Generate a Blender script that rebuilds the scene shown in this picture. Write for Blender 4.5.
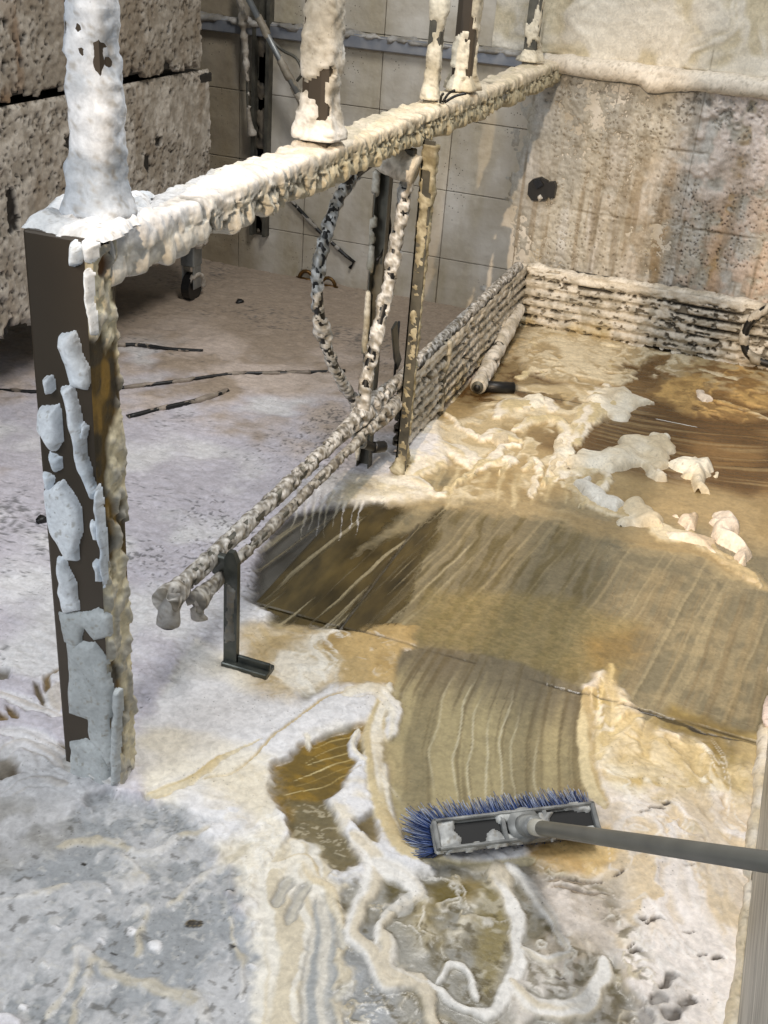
import bpy, bmesh, math, random
import numpy as np
from mathutils import Vector, Matrix

for _o in list(bpy.data.objects):
    bpy.data.objects.remove(_o)
SC = bpy.context.scene
C = SC.collection

# ------------------------------------------------------------------ camera
F_PX, CAM_H = 1113.96, 1.4234
_p, _r, _y = 0.4931, 0.0827, -0.3205
_F = np.array([math.sin(_y)*math.cos(_p), math.cos(_y)*math.cos(_p), -math.sin(_p)])
_ri = np.array([math.cos(_y), -math.sin(_y), 0.0]); _up = np.cross(_ri, _F)
_R = math.cos(_r)*_ri + math.sin(_r)*_up
_U = -math.sin(_r)*_ri + math.cos(_r)*_up
cam_d = bpy.data.cameras.new('camera')
cam_d.sensor_fit = 'VERTICAL'; cam_d.sensor_height = 36.0; cam_d.lens = 36.0*F_PX/1024.0
cam_d.clip_start = 0.02
cam = bpy.data.objects.new('camera', cam_d); C.objects.link(cam)
M4 = Matrix.Identity(4)
for i in range(3):
    M4[i][0] = _R[i]; M4[i][1] = _U[i]; M4[i][2] = -_F[i]
M4[2][3] = CAM_H
cam.matrix_world = M4
SC.camera = cam

# ------------------------------------------------------------------ world, lights, exposure
SC.view_settings.view_transform = 'Standard'
SC.view_settings.look = 'None'
SC.view_settings.gamma = 1.0
SC.view_settings.exposure = 0.27
world = bpy.data.worlds.new('world'); SC.world = world
world.use_nodes = True
world.node_tree.nodes['Background'].inputs[0].default_value = (0.86, 0.93, 1.0, 1)
world.node_tree.nodes['Background'].inputs[1].default_value = 0.24

def area(name, loc, target, size, power, color, size_y=None):
    d = bpy.data.lights.new(name, 'AREA')
    d.energy = power; d.color = color; d.shape = 'RECTANGLE'
    d.size = size; d.size_y = size_y or size
    o = bpy.data.objects.new(name, d); C.objects.link(o)
    o.location = loc
    o.rotation_euler = (Vector(target)-Vector(loc)).to_track_quat('-Z', 'Y').to_euler()
    return o
area('daylight_door', (-2.4, -1.6, 2.8), (-1.0, 1.8, 0.0), 1.5, 76, (0.90, 0.95, 1.0))
area('ceiling_tube', (-0.3, 2.2, 3.4), (-0.5, 2.4, 0.0), 0.5, 64, (1.0, 0.98, 0.95), 1.6)
spot_d = bpy.data.lights.new('work_lamp', 'SPOT'); spot_d.energy = 800; spot_d.color = (1.0, 0.78, 0.54)
spot_d.spot_size = math.radians(28.5); spot_d.spot_blend = 0.7; spot_d.shadow_soft_size = 0.014
spot = bpy.data.objects.new('work_lamp', spot_d); C.objects.link(spot); spot.location = (-0.43, -1.6, 2.5)
spot.rotation_euler = (Vector((-0.08, 3.75, 0.12))-spot.location).to_track_quat('-Z', 'Y').to_euler()

# ------------------------------------------------------------------ helpers: names, tags
def lin(r, g, b):
    c = np.array([r, g, b], float)/255.0
    return np.where(c <= 0.04045, c/12.92, ((c+0.055)/1.055)**2.4)
def link(name, mesh, mat=None, parent=None):
    o = bpy.data.objects.new(name, mesh); C.objects.link(o)
    if mat is not None: mesh.materials.append(mat)
    if parent is not None: o.parent = parent
    return o
def tag(o, label, cat, group=None, kind=None):
    o['label'] = label; o['category'] = cat
    if group: o['group'] = group
    if kind: o['kind'] = kind
    return o
def thing(name, loc, label, cat, group=None):
    o = bpy.data.objects.new(name, None); C.objects.link(o)
    o.empty_display_size = 0.05
    o.location = loc
    return tag(o, label, cat, group)
def under(o, parent):
    """parent while keeping the mesh in world coordinates"""
    o.parent = parent
    o.matrix_parent_inverse = Matrix.Translation(parent.location).inverted()
    return o
# pixel of the photograph -> point of the real place
def ray(x, y): return _F + _R*(x-384)/F_PX - _U*(y-512)/F_PX
CAM = np.array([0, 0, CAM_H])
def fl(x, y, z=0.0): d = ray(x, y); return CAM + d*(z-CAM_H)/d[2]
def atY(x, y, Y): d = ray(x, y); return CAM + d*Y/d[1]
def atX(x, y, X): d = ray(x, y); return CAM + d*X/d[0]

# ------------------------------------------------------------------ helpers: noise
def _h(ix, iy, iz, seed):
    n = (ix.astype(np.int64)*374761393 + iy.astype(np.int64)*668265263 + iz*2147483647 + seed*974634541) & 0x7fffffff
    n = (n ^ (n >> 13))*1274126177 & 0x7fffffff
    n = (n ^ (n >> 16))*668265263 & 0x7fffffff
    return ((n ^ (n >> 15)) & 0xffff)/32767.5 - 1.0
def n2(x, y, seed=0):
    x = np.asarray(x, float); y = np.asarray(y, float)
    ix = np.floor(x); iy = np.floor(y); fx = x-ix; fy = y-iy
    ix = ix.astype(np.int64); iy = iy.astype(np.int64)
    u = fx*fx*fx*(fx*(fx*6-15)+10); v = fy*fy*fy*(fy*(fy*6-15)+10)
    a = _h(ix, iy, 0, seed); b = _h(ix+1, iy, 0, seed); c = _h(ix, iy+1, 0, seed); d = _h(ix+1, iy+1, 0, seed)
    return (a*(1-u)+b*u)*(1-v) + (c*(1-u)+d*u)*v
def f2(x, y, seed=0, oct=4, gain=0.5):
    s = 0; a = 1.0; t = 0
    for i in range(oct):
        s = s + a*n2(x*2**i+i*17.3, y*2**i-i*9.1, seed+i); t += a; a *= gain
    return s/t*1.6
def n3(x, y, z, seed=0):
    ix = np.floor(x); iy = np.floor(y); iz = np.floor(z); fx = x-ix; fy = y-iy; fz = z-iz
    ix = ix.astype(np.int64); iy = iy.astype(np.int64); iz = iz.astype(np.int64)
    u = fx*fx*(3-2*fx); v = fy*fy*(3-2*fy); w = fz*fz*(3-2*fz)
    r = 0
    for dz in (0, 1):
        a = _h(ix, iy, iz+dz, seed); b = _h(ix+1, iy, iz+dz, seed); c = _h(ix, iy+1, iz+dz, seed); d = _h(ix+1, iy+1, iz+dz, seed)
        r = r + ((a*(1-u)+b*u)*(1-v) + (c*(1-u)+d*u)*v)*(w if dz else 1-w)
    return r
def f3(P, k, seed=0, oct=3):
    s = 0; a = 1.0; t = 0
    for i in range(oct):
        s = s + a*n3(P[..., 0]*k*2**i+i*7.7, P[..., 1]*k*2**i-i*3.1, P[..., 2]*k*2**i+i*5.3, seed+i); t += a; a *= .5
    return s/t*1.6
def worley(x, y, seed=0, dens=1.0):
    """distance to nearest random point (only a share dens of the cells hold one) and that point's random value"""
    ix = np.floor(x).astype(np.int64); iy = np.floor(y).astype(np.int64)
    best = np.full(np.shape(x), 9.0); val = np.zeros(np.shape(x))
    for dx in (-1, 0, 1):
        for dy in (-1, 0, 1):
            jx = ix+dx; jy = iy+dy
            px = jx+.5+.45*_h(jx, jy, 1, seed); py = jy+.5+.45*_h(jx, jy, 2, seed)
            r = _h(jx, jy, 3, seed)*.5+.5
            d = np.hypot(x-px, y-py) + np.where(r < dens, 0, 9)
            m = d < best
            best = np.where(m, d, best); val = np.where(m, r/max(dens, 1e-6), val)
    return best, val
def ss(a, b, x):
    t = np.clip((x-a)/(b-a), 0, 1); return t*t*(3-2*t)
def lerp(a, b, m): return a+(b-a)*m

# ------------------------------------------------------------------ helpers: materials
def mat_new(name):
    m = bpy.data.materials.new(name); m.use_nodes = True
    nt = m.node_tree; return m, nt, nt.nodes['Principled BSDF']
def nd(nt, t, **kw):
    n = nt.nodes.new(t)
    for k, v in kw.items(): setattr(n, k, v)
    return n
def mat_plain(name, col, rough=0.5, metal=0.0, noise=0.0, scale=30.0, col2=None, bump=0.0, stretch=None):
    m, nt, b = mat_new(name)
    b.inputs['Roughness'].default_value = rough; b.inputs['Metallic'].default_value = metal
    c1 = (*lin(*col), 1); c2 = (*lin(*(col2 or col)), 1)
    g = nd(nt, 'ShaderNodeNewGeometry')
    mp = nd(nt, 'ShaderNodeMapping')
    mp.inputs['Scale'].default_value = stretch or (1, 1, 1)
    nt.links.new(g.outputs['Position'], mp.inputs['Vector'])
    nz = nd(nt, 'ShaderNodeTexNoise'); nz.inputs['Scale'].default_value = scale; nz.inputs['Detail'].default_value = 6
    nt.links.new(mp.outputs[0], nz.inputs['Vector'])
    cr = nd(nt, 'ShaderNodeValToRGB')
    cr.color_ramp.elements[0].position = .5-.25; cr.color_ramp.elements[1].position = .5+.22
    cr.color_ramp.elements[0].color = c1; cr.color_ramp.elements[1].color = c2
    nt.links.new(nz.outputs['Fac'], cr.inputs['Fac']); nt.links.new(cr.outputs[0], b.inputs['Base Color'])
    if bump:
        bp = nd(nt, 'ShaderNodeBump'); bp.inputs['Strength'].default_value = bump; bp.inputs['Distance'].default_value = .003
        nt.links.new(nz.outputs['Fac'], bp.inputs['Height']); nt.links.new(bp.outputs[0], b.inputs['Normal'])
    return m
def mat_attr(name, rough=0.55, wet_rough=0.18, bump=0.25, bscale=160.0, alpha=False, sss=0.0, holes=0.0):
    """colour and film opacity of the substance come from the mesh; fine bubbles from noise"""
    m, nt, b = mat_new(name)
    at = nd(nt, 'ShaderNodeAttribute', attribute_name='Col')
    wt = nd(nt, 'ShaderNodeAttribute', attribute_name='wet')
    g = nd(nt, 'ShaderNodeNewGeometry')
    nz = nd(nt, 'ShaderNodeTexNoise'); nz.inputs['Scale'].default_value = bscale; nz.inputs['Detail'].default_value = 4
    nt.links.new(g.outputs['Position'], nz.inputs['Vector'])
    mr = nd(nt, 'ShaderNodeMapRange'); mr.inputs[1].default_value = .3; mr.inputs[2].default_value = .7
    mr.inputs[3].default_value = .90; mr.inputs[4].default_value = 1.07
    nt.links.new(nz.outputs['Fac'], mr.inputs[0])
    mx = nd(nt, 'ShaderNodeMix', data_type='RGBA', blend_type='MULTIPLY'); mx.inputs[0].default_value = 1.0
    nt.links.new(at.outputs['Color'], mx.inputs[6]); nt.links.new(mr.outputs[0], mx.inputs[7])
    out = mx.outputs[2]
    if holes:
        vo = nd(nt, 'ShaderNodeTexVoronoi'); vo.inputs['Scale'].default_value = 85; nt.links.new(g.outputs['Position'], vo.inputs['Vector'])
        pr_ = nd(nt, 'ShaderNodeMapRange'); pr_.inputs[1].default_value = .06; pr_.inputs[2].default_value = .17; pr_.inputs[3].default_value = 1; pr_.inputs[4].default_value = 0
        nt.links.new(vo.outputs['Distance'], pr_.inputs[0])
        n5 = nd(nt, 'ShaderNodeTexNoise'); n5.inputs['Scale'].default_value = 9; n5.inputs['Detail'].default_value = 4; nt.links.new(g.outputs['Position'], n5.inputs['Vector'])
        gt = nd(nt, 'ShaderNodeMapRange'); gt.inputs[1].default_value = .50; gt.inputs[2].default_value = .62; nt.links.new(n5.outputs['Fac'], gt.inputs[0])
        ml = nd(nt, 'ShaderNodeMath', operation='MULTIPLY'); nt.links.new(pr_.outputs[0], ml.inputs[0]); nt.links.new(gt.outputs[0], ml.inputs[1])
        m2 = nd(nt, 'ShaderNodeMath', operation='MULTIPLY'); nt.links.new(ml.outputs[0], m2.inputs[0]); m2.inputs[1].default_value = holes
        hx = nd(nt, 'ShaderNodeMix', data_type='RGBA'); nt.links.new(m2.outputs[0], hx.inputs[0]); nt.links.new(out, hx.inputs[6]); hx.inputs[7].default_value = (*lin(84, 78, 68), 1)
        n6 = nd(nt, 'ShaderNodeTexNoise'); n6.inputs['Scale'].default_value = 42; n6.inputs['Detail'].default_value = 9; n6.inputs['Roughness'].default_value = .65; n6.inputs['Distortion'].default_value = 1.2
        nt.links.new(g.outputs['Position'], n6.inputs['Vector'])
        r6 = nd(nt, 'ShaderNodeMapRange'); r6.inputs[1].default_value = .35; r6.inputs[2].default_value = .62; r6.inputs[3].default_value = .82; r6.inputs[4].default_value = 1.04
        nt.links.new(n6.outputs['Fac'], r6.inputs[0])
        m6 = nd(nt, 'ShaderNodeMix', data_type='RGBA', blend_type='MULTIPLY'); m6.inputs[0].default_value = 1.0
        nt.links.new(hx.outputs[2], m6.inputs[6]); nt.links.new(r6.outputs[0], m6.inputs[7]); out = m6.outputs[2]
    nt.links.new(out, b.inputs['Base Color'])
    rr = nd(nt, 'ShaderNodeMapRange'); rr.inputs[3].default_value = rough; rr.inputs[4].default_value = wet_rough
    nt.links.new(wt.outputs['Fac'], rr.inputs[0]); nt.links.new(rr.outputs[0], b.inputs['Roughness'])
    bp = nd(nt, 'ShaderNodeBump'); bp.inputs['Strength'].default_value = bump; bp.inputs['Distance'].default_value = .002
    nt.links.new(nz.outputs['Fac'], bp.inputs['Height']); nt.links.new(bp.outputs[0], b.inputs['Normal'])
    if sss:
        b.inputs['Subsurface Weight'].default_value = sss
        b.inputs['Subsurface Radius'].default_value = (.01, .009, .008)
    if alpha:
        nt.links.new(at.outputs['Alpha'], b.inputs['Alpha'])
    return m
M_FOAM = mat_attr('foam', bump=.5, bscale=150, holes=.5)
M_FILM = mat_attr('foam_and_dirty_water', alpha=True, bump=.42, bscale=130, holes=.6)
M_DARKSTEEL = mat_plain('dark_brown_steel', (62, 54, 44), .38, .35, col2=(74, 64, 52), scale=4)
M_GALV = mat_plain('galvanised_steel', (120, 122, 122), .42, .6, col2=(158, 160, 158), scale=25)
M_GALVDARK = mat_plain('dirty_galvanised_steel', (58, 58, 54), .5, .4, col2=(112, 108, 96), scale=22, bump=.2)
M_BLACK = mat_plain('black_rubber', (9, 9, 9), .45, 0, col2=(24, 22, 21), scale=40)
M_SLAB = mat_plain('olive_stained_slab', (36, 31, 18), .28, 0, col2=(92, 78, 44), scale=16, bump=.3, stretch=(1.6, .5, 1))
M_SLABGREY = mat_plain('grey_stained_concrete', (120, 118, 112), .35, 0, col2=(158, 156, 152), scale=14, bump=.25)
M_FLOOR = mat_plain('grey_concrete', (92, 88, 80), .6, 0, col2=(130, 126, 118), scale=8, bump=.2)

# ------------------------------------------------------------------ helpers: meshes
def mesh_np(name, V, Q, cols=None, wet=None, smooth=True):
    """V (n,3), Q (m,4) quads; a quad whose last two indices agree is a triangle"""
    V = np.asarray(V, np.float32); Q = np.asarray(Q, np.int32)
    me = bpy.data.meshes.new(name)
    me.vertices.add(len(V)); me.vertices.foreach_set('co', V.ravel())
    tri = Q[:, 2] == Q[:, 3]
    if tri.any():
        Q = np.concatenate([Q[~tri], Q[tri]]); nt_ = int(tri.sum())
    else: nt_ = 0
    nq = len(Q)-nt_
    li = np.concatenate([Q[:nq].ravel(), Q[nq:, :3].ravel()])
    ls = np.concatenate([np.arange(nq)*4, nq*4+np.arange(nt_)*3])
    me.loops.add(len(li)); me.loops.foreach_set('vertex_index', li.astype(np.int32))
    me.polygons.add(len(Q)); me.polygons.foreach_set('loop_start', ls.astype(np.int32))
    me.polygons.foreach_set('use_smooth', np.full(len(Q), smooth))
    me.update(calc_edges=True)
    if cols is not None:
        cols = np.asarray(cols, np.float32)
        if cols.shape[1] == 3: cols = np.concatenate([cols, np.ones((len(cols), 1), np.float32)], 1)
        ca = me.color_attributes.new('Col', 'FLOAT_COLOR', 'POINT'); ca.data.foreach_set('color', cols.ravel())
    if wet is not None:
        wa = me.attributes.new('wet', 'FLOAT', 'POINT'); wa.data.foreach_set('value', np.asarray(wet, np.float32))
    me.validate()
    return me
def compact(V, Q, *attrs):
    used = np.zeros(len(V), bool); used[Q.ravel()] = True
    idx = np.cumsum(used)-1
    return (V[used], idx[Q]) + tuple(a[used] for a in attrs)
def grid_quads(nu, nv):
    i = np.arange(nu-1)[:, None]*nv + np.arange(nv-1)[None, :]
    return np.stack([i, i+nv, i+nv+1, i+1], -1).reshape(-1, 4)
def bm_obj(name, bm, mat, parent=None, smooth=False):
    me = bpy.data.meshes.new(name); bm.to_mesh(me); bm.free()
    if smooth:
        me.polygons.foreach_set('use_smooth', np.ones(len(me.polygons), bool))
    o = link(name, me, mat)
    if parent is not None: under(o, parent)
    return o
def add_box(bm, lo, hi, bev=0.0, seg=1):
    r = bmesh.ops.create_cube(bm, size=1.0)
    vs = r['verts']
    lo = Vector(lo); hi = Vector(hi); c = (lo+hi)/2; s = hi-lo
    for v in vs: v.co = Vector((v.co.x*s.x+c.x, v.co.y*s.y+c.y, v.co.z*s.z+c.z))
    if bev:
        es = list({e for v in vs for e in v.link_edges})
        bmesh.ops.bevel(bm, geom=es, offset=bev, segments=seg, affect='EDGES', profile=.6)
def box(name, lo, hi, mat, parent=None, bev=0.0, seg=1):
    bm = bmesh.new(); add_box(bm, lo, hi, bev, seg); return bm_obj(name, bm, mat, parent)
def catmull(pts, n):
    pts = [np.asarray(p, float) for p in pts]
    P = [2*pts[0]-pts[1]]+pts+[2*pts[-1]-pts[-2]]
    out = []
    for i in range(1, len(P)-2):
        for k in range(n):
            t = k/n
            out.append(.5*((2*P[i])+(-P[i-1]+P[i+1])*t+(2*P[i-1]-5*P[i]+4*P[i+1]-P[i+2])*t*t+(-P[i-1]+3*P[i]-3*P[i+1]+P[i+2])*t**3))
    out.append(pts[-1]); return np.array(out)
def resample(path, step):
    path = np.asarray(path, float)
    d = np.concatenate([[0], np.cumsum(np.linalg.norm(np.diff(path, axis=0), axis=1))])
    n = max(2, int(d[-1]/step)+1); t = np.linspace(0, d[-1], n)
    return np.stack([np.interp(t, d, path[:, k]) for k in range(path.shape[1])], 1), t
def sweep(path, w, h, n=12, exp=2.0, step=None, off=None, colf=None, up=(0, 0, 1), cap=True):
    """superellipse section (half sizes w sideways, h up) along a path; off(P,N,s,theta)->outward offset"""
    path = np.asarray(path, float)
    if step: path, s = resample(path, step)
    else: s = np.concatenate([[0], np.cumsum(np.linalg.norm(np.diff(path, axis=0), axis=1))])
    T = np.gradient(path, axis=0); T /= np.linalg.norm(T, axis=1)[:, None]
    up = np.asarray(up, float)
    S = np.cross(T, up); S /= np.linalg.norm(S, axis=1)[:, None]
    N = np.cross(S, T)
    th = np.linspace(0, 2*np.pi, n, endpoint=False) + np.pi/n*(1 if exp > 3 and n == 4 else 0)
    if exp > 3:
        c, sn = np.cos(th), np.sin(th)
        k = (np.abs(c)**exp+np.abs(sn)**exp)**(-1/exp)
        cu, cv = c*k, sn*k
    else: cu, cv = np.cos(th), np.sin(th)
    w = np.broadcast_to(np.asarray(w, float), (len(path),)); h = np.broadcast_to(np.asarray(h, float), (len(path),))
    D = S[:, None, :]*(cu[None, :, None]*w[:, None, None]) + N[:, None, :]*(cv[None, :, None]*h[:, None, None])
    dirn = S[:, None, :]*np.cos(th)[None, :, None] + N[:, None, :]*np.sin(th)[None, :, None]
    V = path[:, None, :]+D
    o = None
    if off is not None:
        o = off(V, dirn, s[:, None]*np.ones(n)[None, :], th[None, :]*np.ones(len(s))[:, None])
        V = V + dirn*o[..., None]
    nu, nv = len(path), n
    i = np.arange(nu-1)[:, None]*nv+np.arange(nv)[None, :]
    j = np.arange(nu-1)[:, None]*nv+(np.arange(nv)[None, :]+1) % nv
    Q = np.stack([i, j, j+nv, i+nv], -1).reshape(-1, 4)
    Vf = V.reshape(-1, 3)
    if cap:
        c0, c1 = len(Vf), len(Vf)+1
        Vf = np.concatenate([Vf, V[0].mean(0)[None], V[-1].mean(0)[None]])
        a = np.arange(nv); b = (a+1) % nv
        Q = np.concatenate([Q, np.stack([np.full(nv, c0), b, a, a], -1), np.stack([np.full(nv, c1), a+(nu-1)*nv, b+(nu-1)*nv, b+(nu-1)*nv], -1)])
    cols = None
    if colf is not None:
        cc = colf(V, o, s, th).reshape(-1, 3)
        if cap: cc = np.concatenate([cc, cc[:1], cc[-1:]])
        cols = cc
    return Vf, Q, cols
def tube(name, path, r, mat, parent=None, n=10, exp=2.0, h=None, step=None, up=(0, 0, 1)):
    V, Q, _ = sweep(path, r, h if h is not None else r, n, exp, step, up=up)
    o = link(name, mesh_np(name, V, Q, smooth=exp <= 3), mat)
    if parent is not None: under(o, parent)
    return o
WHITE = lin(236, 234, 232); CREAM = lin(232, 220, 190); TAN = lin(196, 168, 118); GREYF = lin(188, 184, 176); DIRTY = lin(150, 138, 116)
def foam_off(amp=.010, base=.004, k=60, hole=.35, seed=1, drip=0.0, stringy=0.0, lump=12):
    def f(P, N, s, th):
        a = f3(P, k, seed, 3); b = f3(P, lump, seed+20, 2)
        d = base + amp*(.45+.55*a) + amp*.6*b
        if stringy: d = d + stringy*n2(s*55+2*n2(s*9, th*.8, seed+4), th*1.1, seed+3)
        if drip:
            dn = np.clip(-N[..., 2], 0, 1)
            d = d + drip*dn*(.25+np.clip(n2(s*34, th*0, seed+9)+.3, 0, 1))
        hn = f3(P, k*.5, seed+40, 2)
        return np.where(hn > hole, -.006, d)
    return f
def foam_col(c1=WHITE, c2=GREYF, seed=5, k=14, dark=.12):
    def f(V, o, s, th):
        t = ss(-.5, .6, f3(V, k, seed, 3))[..., None]
        c = lerp(c1, c2, t)
        g = ss(dark, dark+.5, f3(V, 150, seed+3, 2))[..., None]
        return lerp(c, DIRTY*.8, g*.55)
    return f
def coat(name, path, w, h, parent, n=28, exp=2.0, step=.006, off=None, col=None, up=(0, 0, 1), mat=None):
    V, Q, cc = sweep(path, w, h, n, exp, step, off or foam_off(), col or foam_col(), up=up)
    o = link(name, mesh_np(name, V, Q, cc), mat or M_FOAM)
    if parent is not None: under(o, parent)
    return o
def poly_sd(X, Y, pts):
    """signed distance to polygon, negative inside"""
    pts = np.asarray(pts, float); n = len(pts)
    d = np.full(X.shape, 1e9); ins = np.zeros(X.shape, bool)
    for i in range(n):
        a = pts[i]; b = pts[(i+1) % n]; e = b-a
        t = np.clip(((X-a[0])*e[0]+(Y-a[1])*e[1])/max(e@e, 1e-12), 0, 1)
        d = np.minimum(d, (X-a[0]-t*e[0])**2+(Y-a[1]-t*e[1])**2)
        if a[1] != b[1]:
            c = ((a[1] > Y) != (b[1] > Y)) & (X < (b[0]-a[0])*(Y-a[1])/(b[1]-a[1])+a[0])
            ins ^= c
    d = np.sqrt(d); return np.where(ins, -d, d)
def line_sd(X, Y, pts):
    """distance, arc length, signed side, to a polyline"""
    pts = np.asarray(pts, float); best = np.full(X.shape, 1e9); S = np.zeros(X.shape); side = np.zeros(X.shape); acc = 0
    for i in range(len(pts)-1):
        a = pts[i]; b = pts[i+1]; e = b-a; L = math.hypot(*e)
        t = np.clip(((X-a[0])*e[0]+(Y-a[1])*e[1])/max(L*L, 1e-12), 0, 1)
        dx = X-a[0]-t*e[0]; dy = Y-a[1]-t*e[1]; d = dx*dx+dy*dy; m = d < best
        best = np.where(m, d, best); S = np.where(m, acc+t*L, S)
        side = np.where(m, np.sign(e[0]*dy-e[1]*dx), side); acc += L
    return np.sqrt(best), S, side, acc
def patch(name, pts, T, mat, origin=(0, 0, 0), eu=(1, 0, 0), ev=(0, 1, 0), step=.004, rim=.012, warp=.004, seed=0, col=None, parent=None, rough=.25, k=60):
    """a dome of foam with a given outline, thickness T, lying on the plane (origin, eu, ev)"""
    pts = np.asarray(pts, float); lo = pts.min(0)-.012; hi = pts.max(0)+.012
    u = np.arange(lo[0], hi[0], step); v = np.arange(lo[1], hi[1], step)
    U, Vv = np.meshgrid(u, v, indexing='ij')
    sd = poly_sd(U+warp*f2(U*k, Vv*k, seed, 2), Vv+warp*f2(U*k+40, Vv*k, seed+7, 2), pts)
    t = np.clip(-sd/rim, 0, 1); hgt = T*np.sqrt(np.clip(1-(1-t)**2, 0, 1))*(1+rough*f2(U*k*.8, Vv*k*.8, seed+3, 3)) - .0015*(sd > 0)
    eu = np.asarray(eu, float); ev = np.asarray(ev, float); nn = np.cross(eu, ev)
    V = np.asarray(origin, float)+U[..., None]*eu+Vv[..., None]*ev+hgt[..., None]*nn
    Q = grid_quads(len(u), len(v)); ins = (sd < 0).ravel()
    Q = Q[ins[Q].any(1)]
    cc = col(V, hgt, None, None) if col else foam_col()(V, None, None, None)
    V, Q, cc = compact(V.reshape(-1, 3), Q, cc.reshape(-1, 3))
    o = link(name, mesh_np(name, V, Q, cc), mat)
    if parent is not None: under(o, parent)
    return o
YB = 4.31            # face of the back wall
# ================================================================== SETTING
floor = box('floor', (-4.2, 0.2, -.10), (2.0, YB+.2, -.012), M_FLOOR); floor['kind'] = 'structure'
JY = [0.30, 1.285, 1.955, 3.56, YB]; JX = [-.95, -.73, .20]
for r in range(4):
    for c_ in range(2):
        box('slab', (JX[c_]+.004, JY[r]+.004, -.03), (JX[c_+1]-.004, JY[r+1]-.004, 0), M_SLABGREY if r == 0 else M_SLAB, floor, .003)
pole = box('shade_pole_1', (-.43, -.62, -.1), (-.375, -.58, 2.6), M_GALV); pole['kind'] = 'structure'      # unseen pole added behind the camera to shade a band of lamp light
wall = box('wall_back', (-4.2, YB+.012, -.1), (2.0, YB+.2, 1.9), mat_plain('dark_joint', (70, 64, 56), .8, col2=(96, 88, 78)))
wall['kind'] = 'structure'
def tile_material():
    m, nt, b = mat_new('foamed_wall_tile')
    g = nd(nt, 'ShaderNodeNewGeometry')
    def noise(scale, detail=5, stretch=(1, 1, 1)):
        mp = nd(nt, 'ShaderNodeMapping'); mp.inputs['Scale'].default_value = stretch
        nt.links.new(g.outputs['Position'], mp.inputs['Vector'])
        n = nd(nt, 'ShaderNodeTexNoise'); n.inputs['Scale'].default_value = scale; n.inputs['Detail'].default_value = detail
        nt.links.new(mp.outputs[0], n.inputs['Vector']); return n.outputs['Fac']
    def ramp(f, p0, p1, c0, c1):
        r = nd(nt, 'ShaderNodeValToRGB'); e = r.color_ramp.elements
        e[0].position = p0; e[1].position = p1; e[0].color = (*c0, 1); e[1].color = (*c1, 1)
        nt.links.new(f, r.inputs['Fac']); return r.outputs[0]
    def mix(a, bb, f):
        x = nd(nt, 'ShaderNodeMix', data_type='RGBA')
        for v, s in ((a, 6), (bb, 7)): nt.links.new(v, x.inputs[s])
        nt.links.new(f, x.inputs[0]); return x.outputs[2]
    base = ramp(noise(5, 8), .32, .68, lin(168, 158, 140), lin(206, 200, 190))
    dirt = ramp(noise(9, 8, (1, 1, .25)), .45, .70, (0, 0, 0), (.7, .7, .7))
    brown = ramp(noise(40), .3, .7, lin(150, 136, 108), lin(176, 164, 136))
    c = mix(base, brown, dirt)
    sx = nd(nt, 'ShaderNodeSeparateXYZ'); nt.links.new(g.outputs['Position'], sx.inputs[0])
    mrx = nd(nt, 'ShaderNodeMapRange'); mrx.inputs[1].default_value = -2.05; mrx.inputs[2].default_value = -2.25; mrx.inputs[3].default_value = 0; mrx.inputs[4].default_value = .75
    nt.links.new(sx.outputs[0], mrx.inputs[0])
    c = mix(c, ramp(noise(12), .3, .7, lin(116, 100, 76), lin(150, 134, 106)), mrx.outputs[0])  # far-left tiles browner: dirt, with some shade mixed into the colour
    v = nd(nt, 'ShaderNodeTexVoronoi'); v.inputs['Scale'].default_value = 75; v.inputs['Randomness'].default_value = 1
    nt.links.new(g.outputs['Position'], v.inputs['Vector'])
    pit = ramp(v.outputs['Distance'], .10, .2, (1, 1, 1), (0, 0, 0))
    gate = ramp(noise(6, 3), .56, .62, (0, 0, 0), (1, 1, 1))
    mul = nd(nt, 'ShaderNodeMath', operation='MULTIPLY'); nt.links.new(pit, mul.inputs[0]); nt.links.new(gate, mul.inputs[1])
    dk = nd(nt, 'ShaderNodeRGB'); dk.outputs[0].default_value = (*lin(52, 46, 38), 1)
    c = mix(c, dk.outputs[0], mul.outputs[0])
    nt.links.new(c, b.inputs['Base Color']); b.inputs['Roughness'].default_value = .55
    bp = nd(nt, 'ShaderNodeBump'); bp.inputs['Strength'].default_value = .5; bp.inputs['Distance'].default_value = .012
    nt.links.new(noise(22, 6), bp.inputs['Height']); nt.links.new(bp.outputs[0], b.inputs['Normal'])
    return m
M_TILE = tile_material()
bm = bmesh.new(); add_box(bm, (0, 0, 0), (.3025, .03, .2675), .002, 1)
tile_me = bpy.data.meshes.new('tile'); bm.to_mesh(tile_me); bm.free(); tile_me.materials.append(M_TILE)
for i in range(-9, 9):
    for j in range(7):
        o = bpy.data.objects.new('tile', tile_me); C.objects.link(o)
        o.location = (-1.283+.305*i+.0015, YB+random.Random(i*31+j).uniform(-.0012, .0012), -.07+.27*j+.0015)
        under(o, wall)

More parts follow.
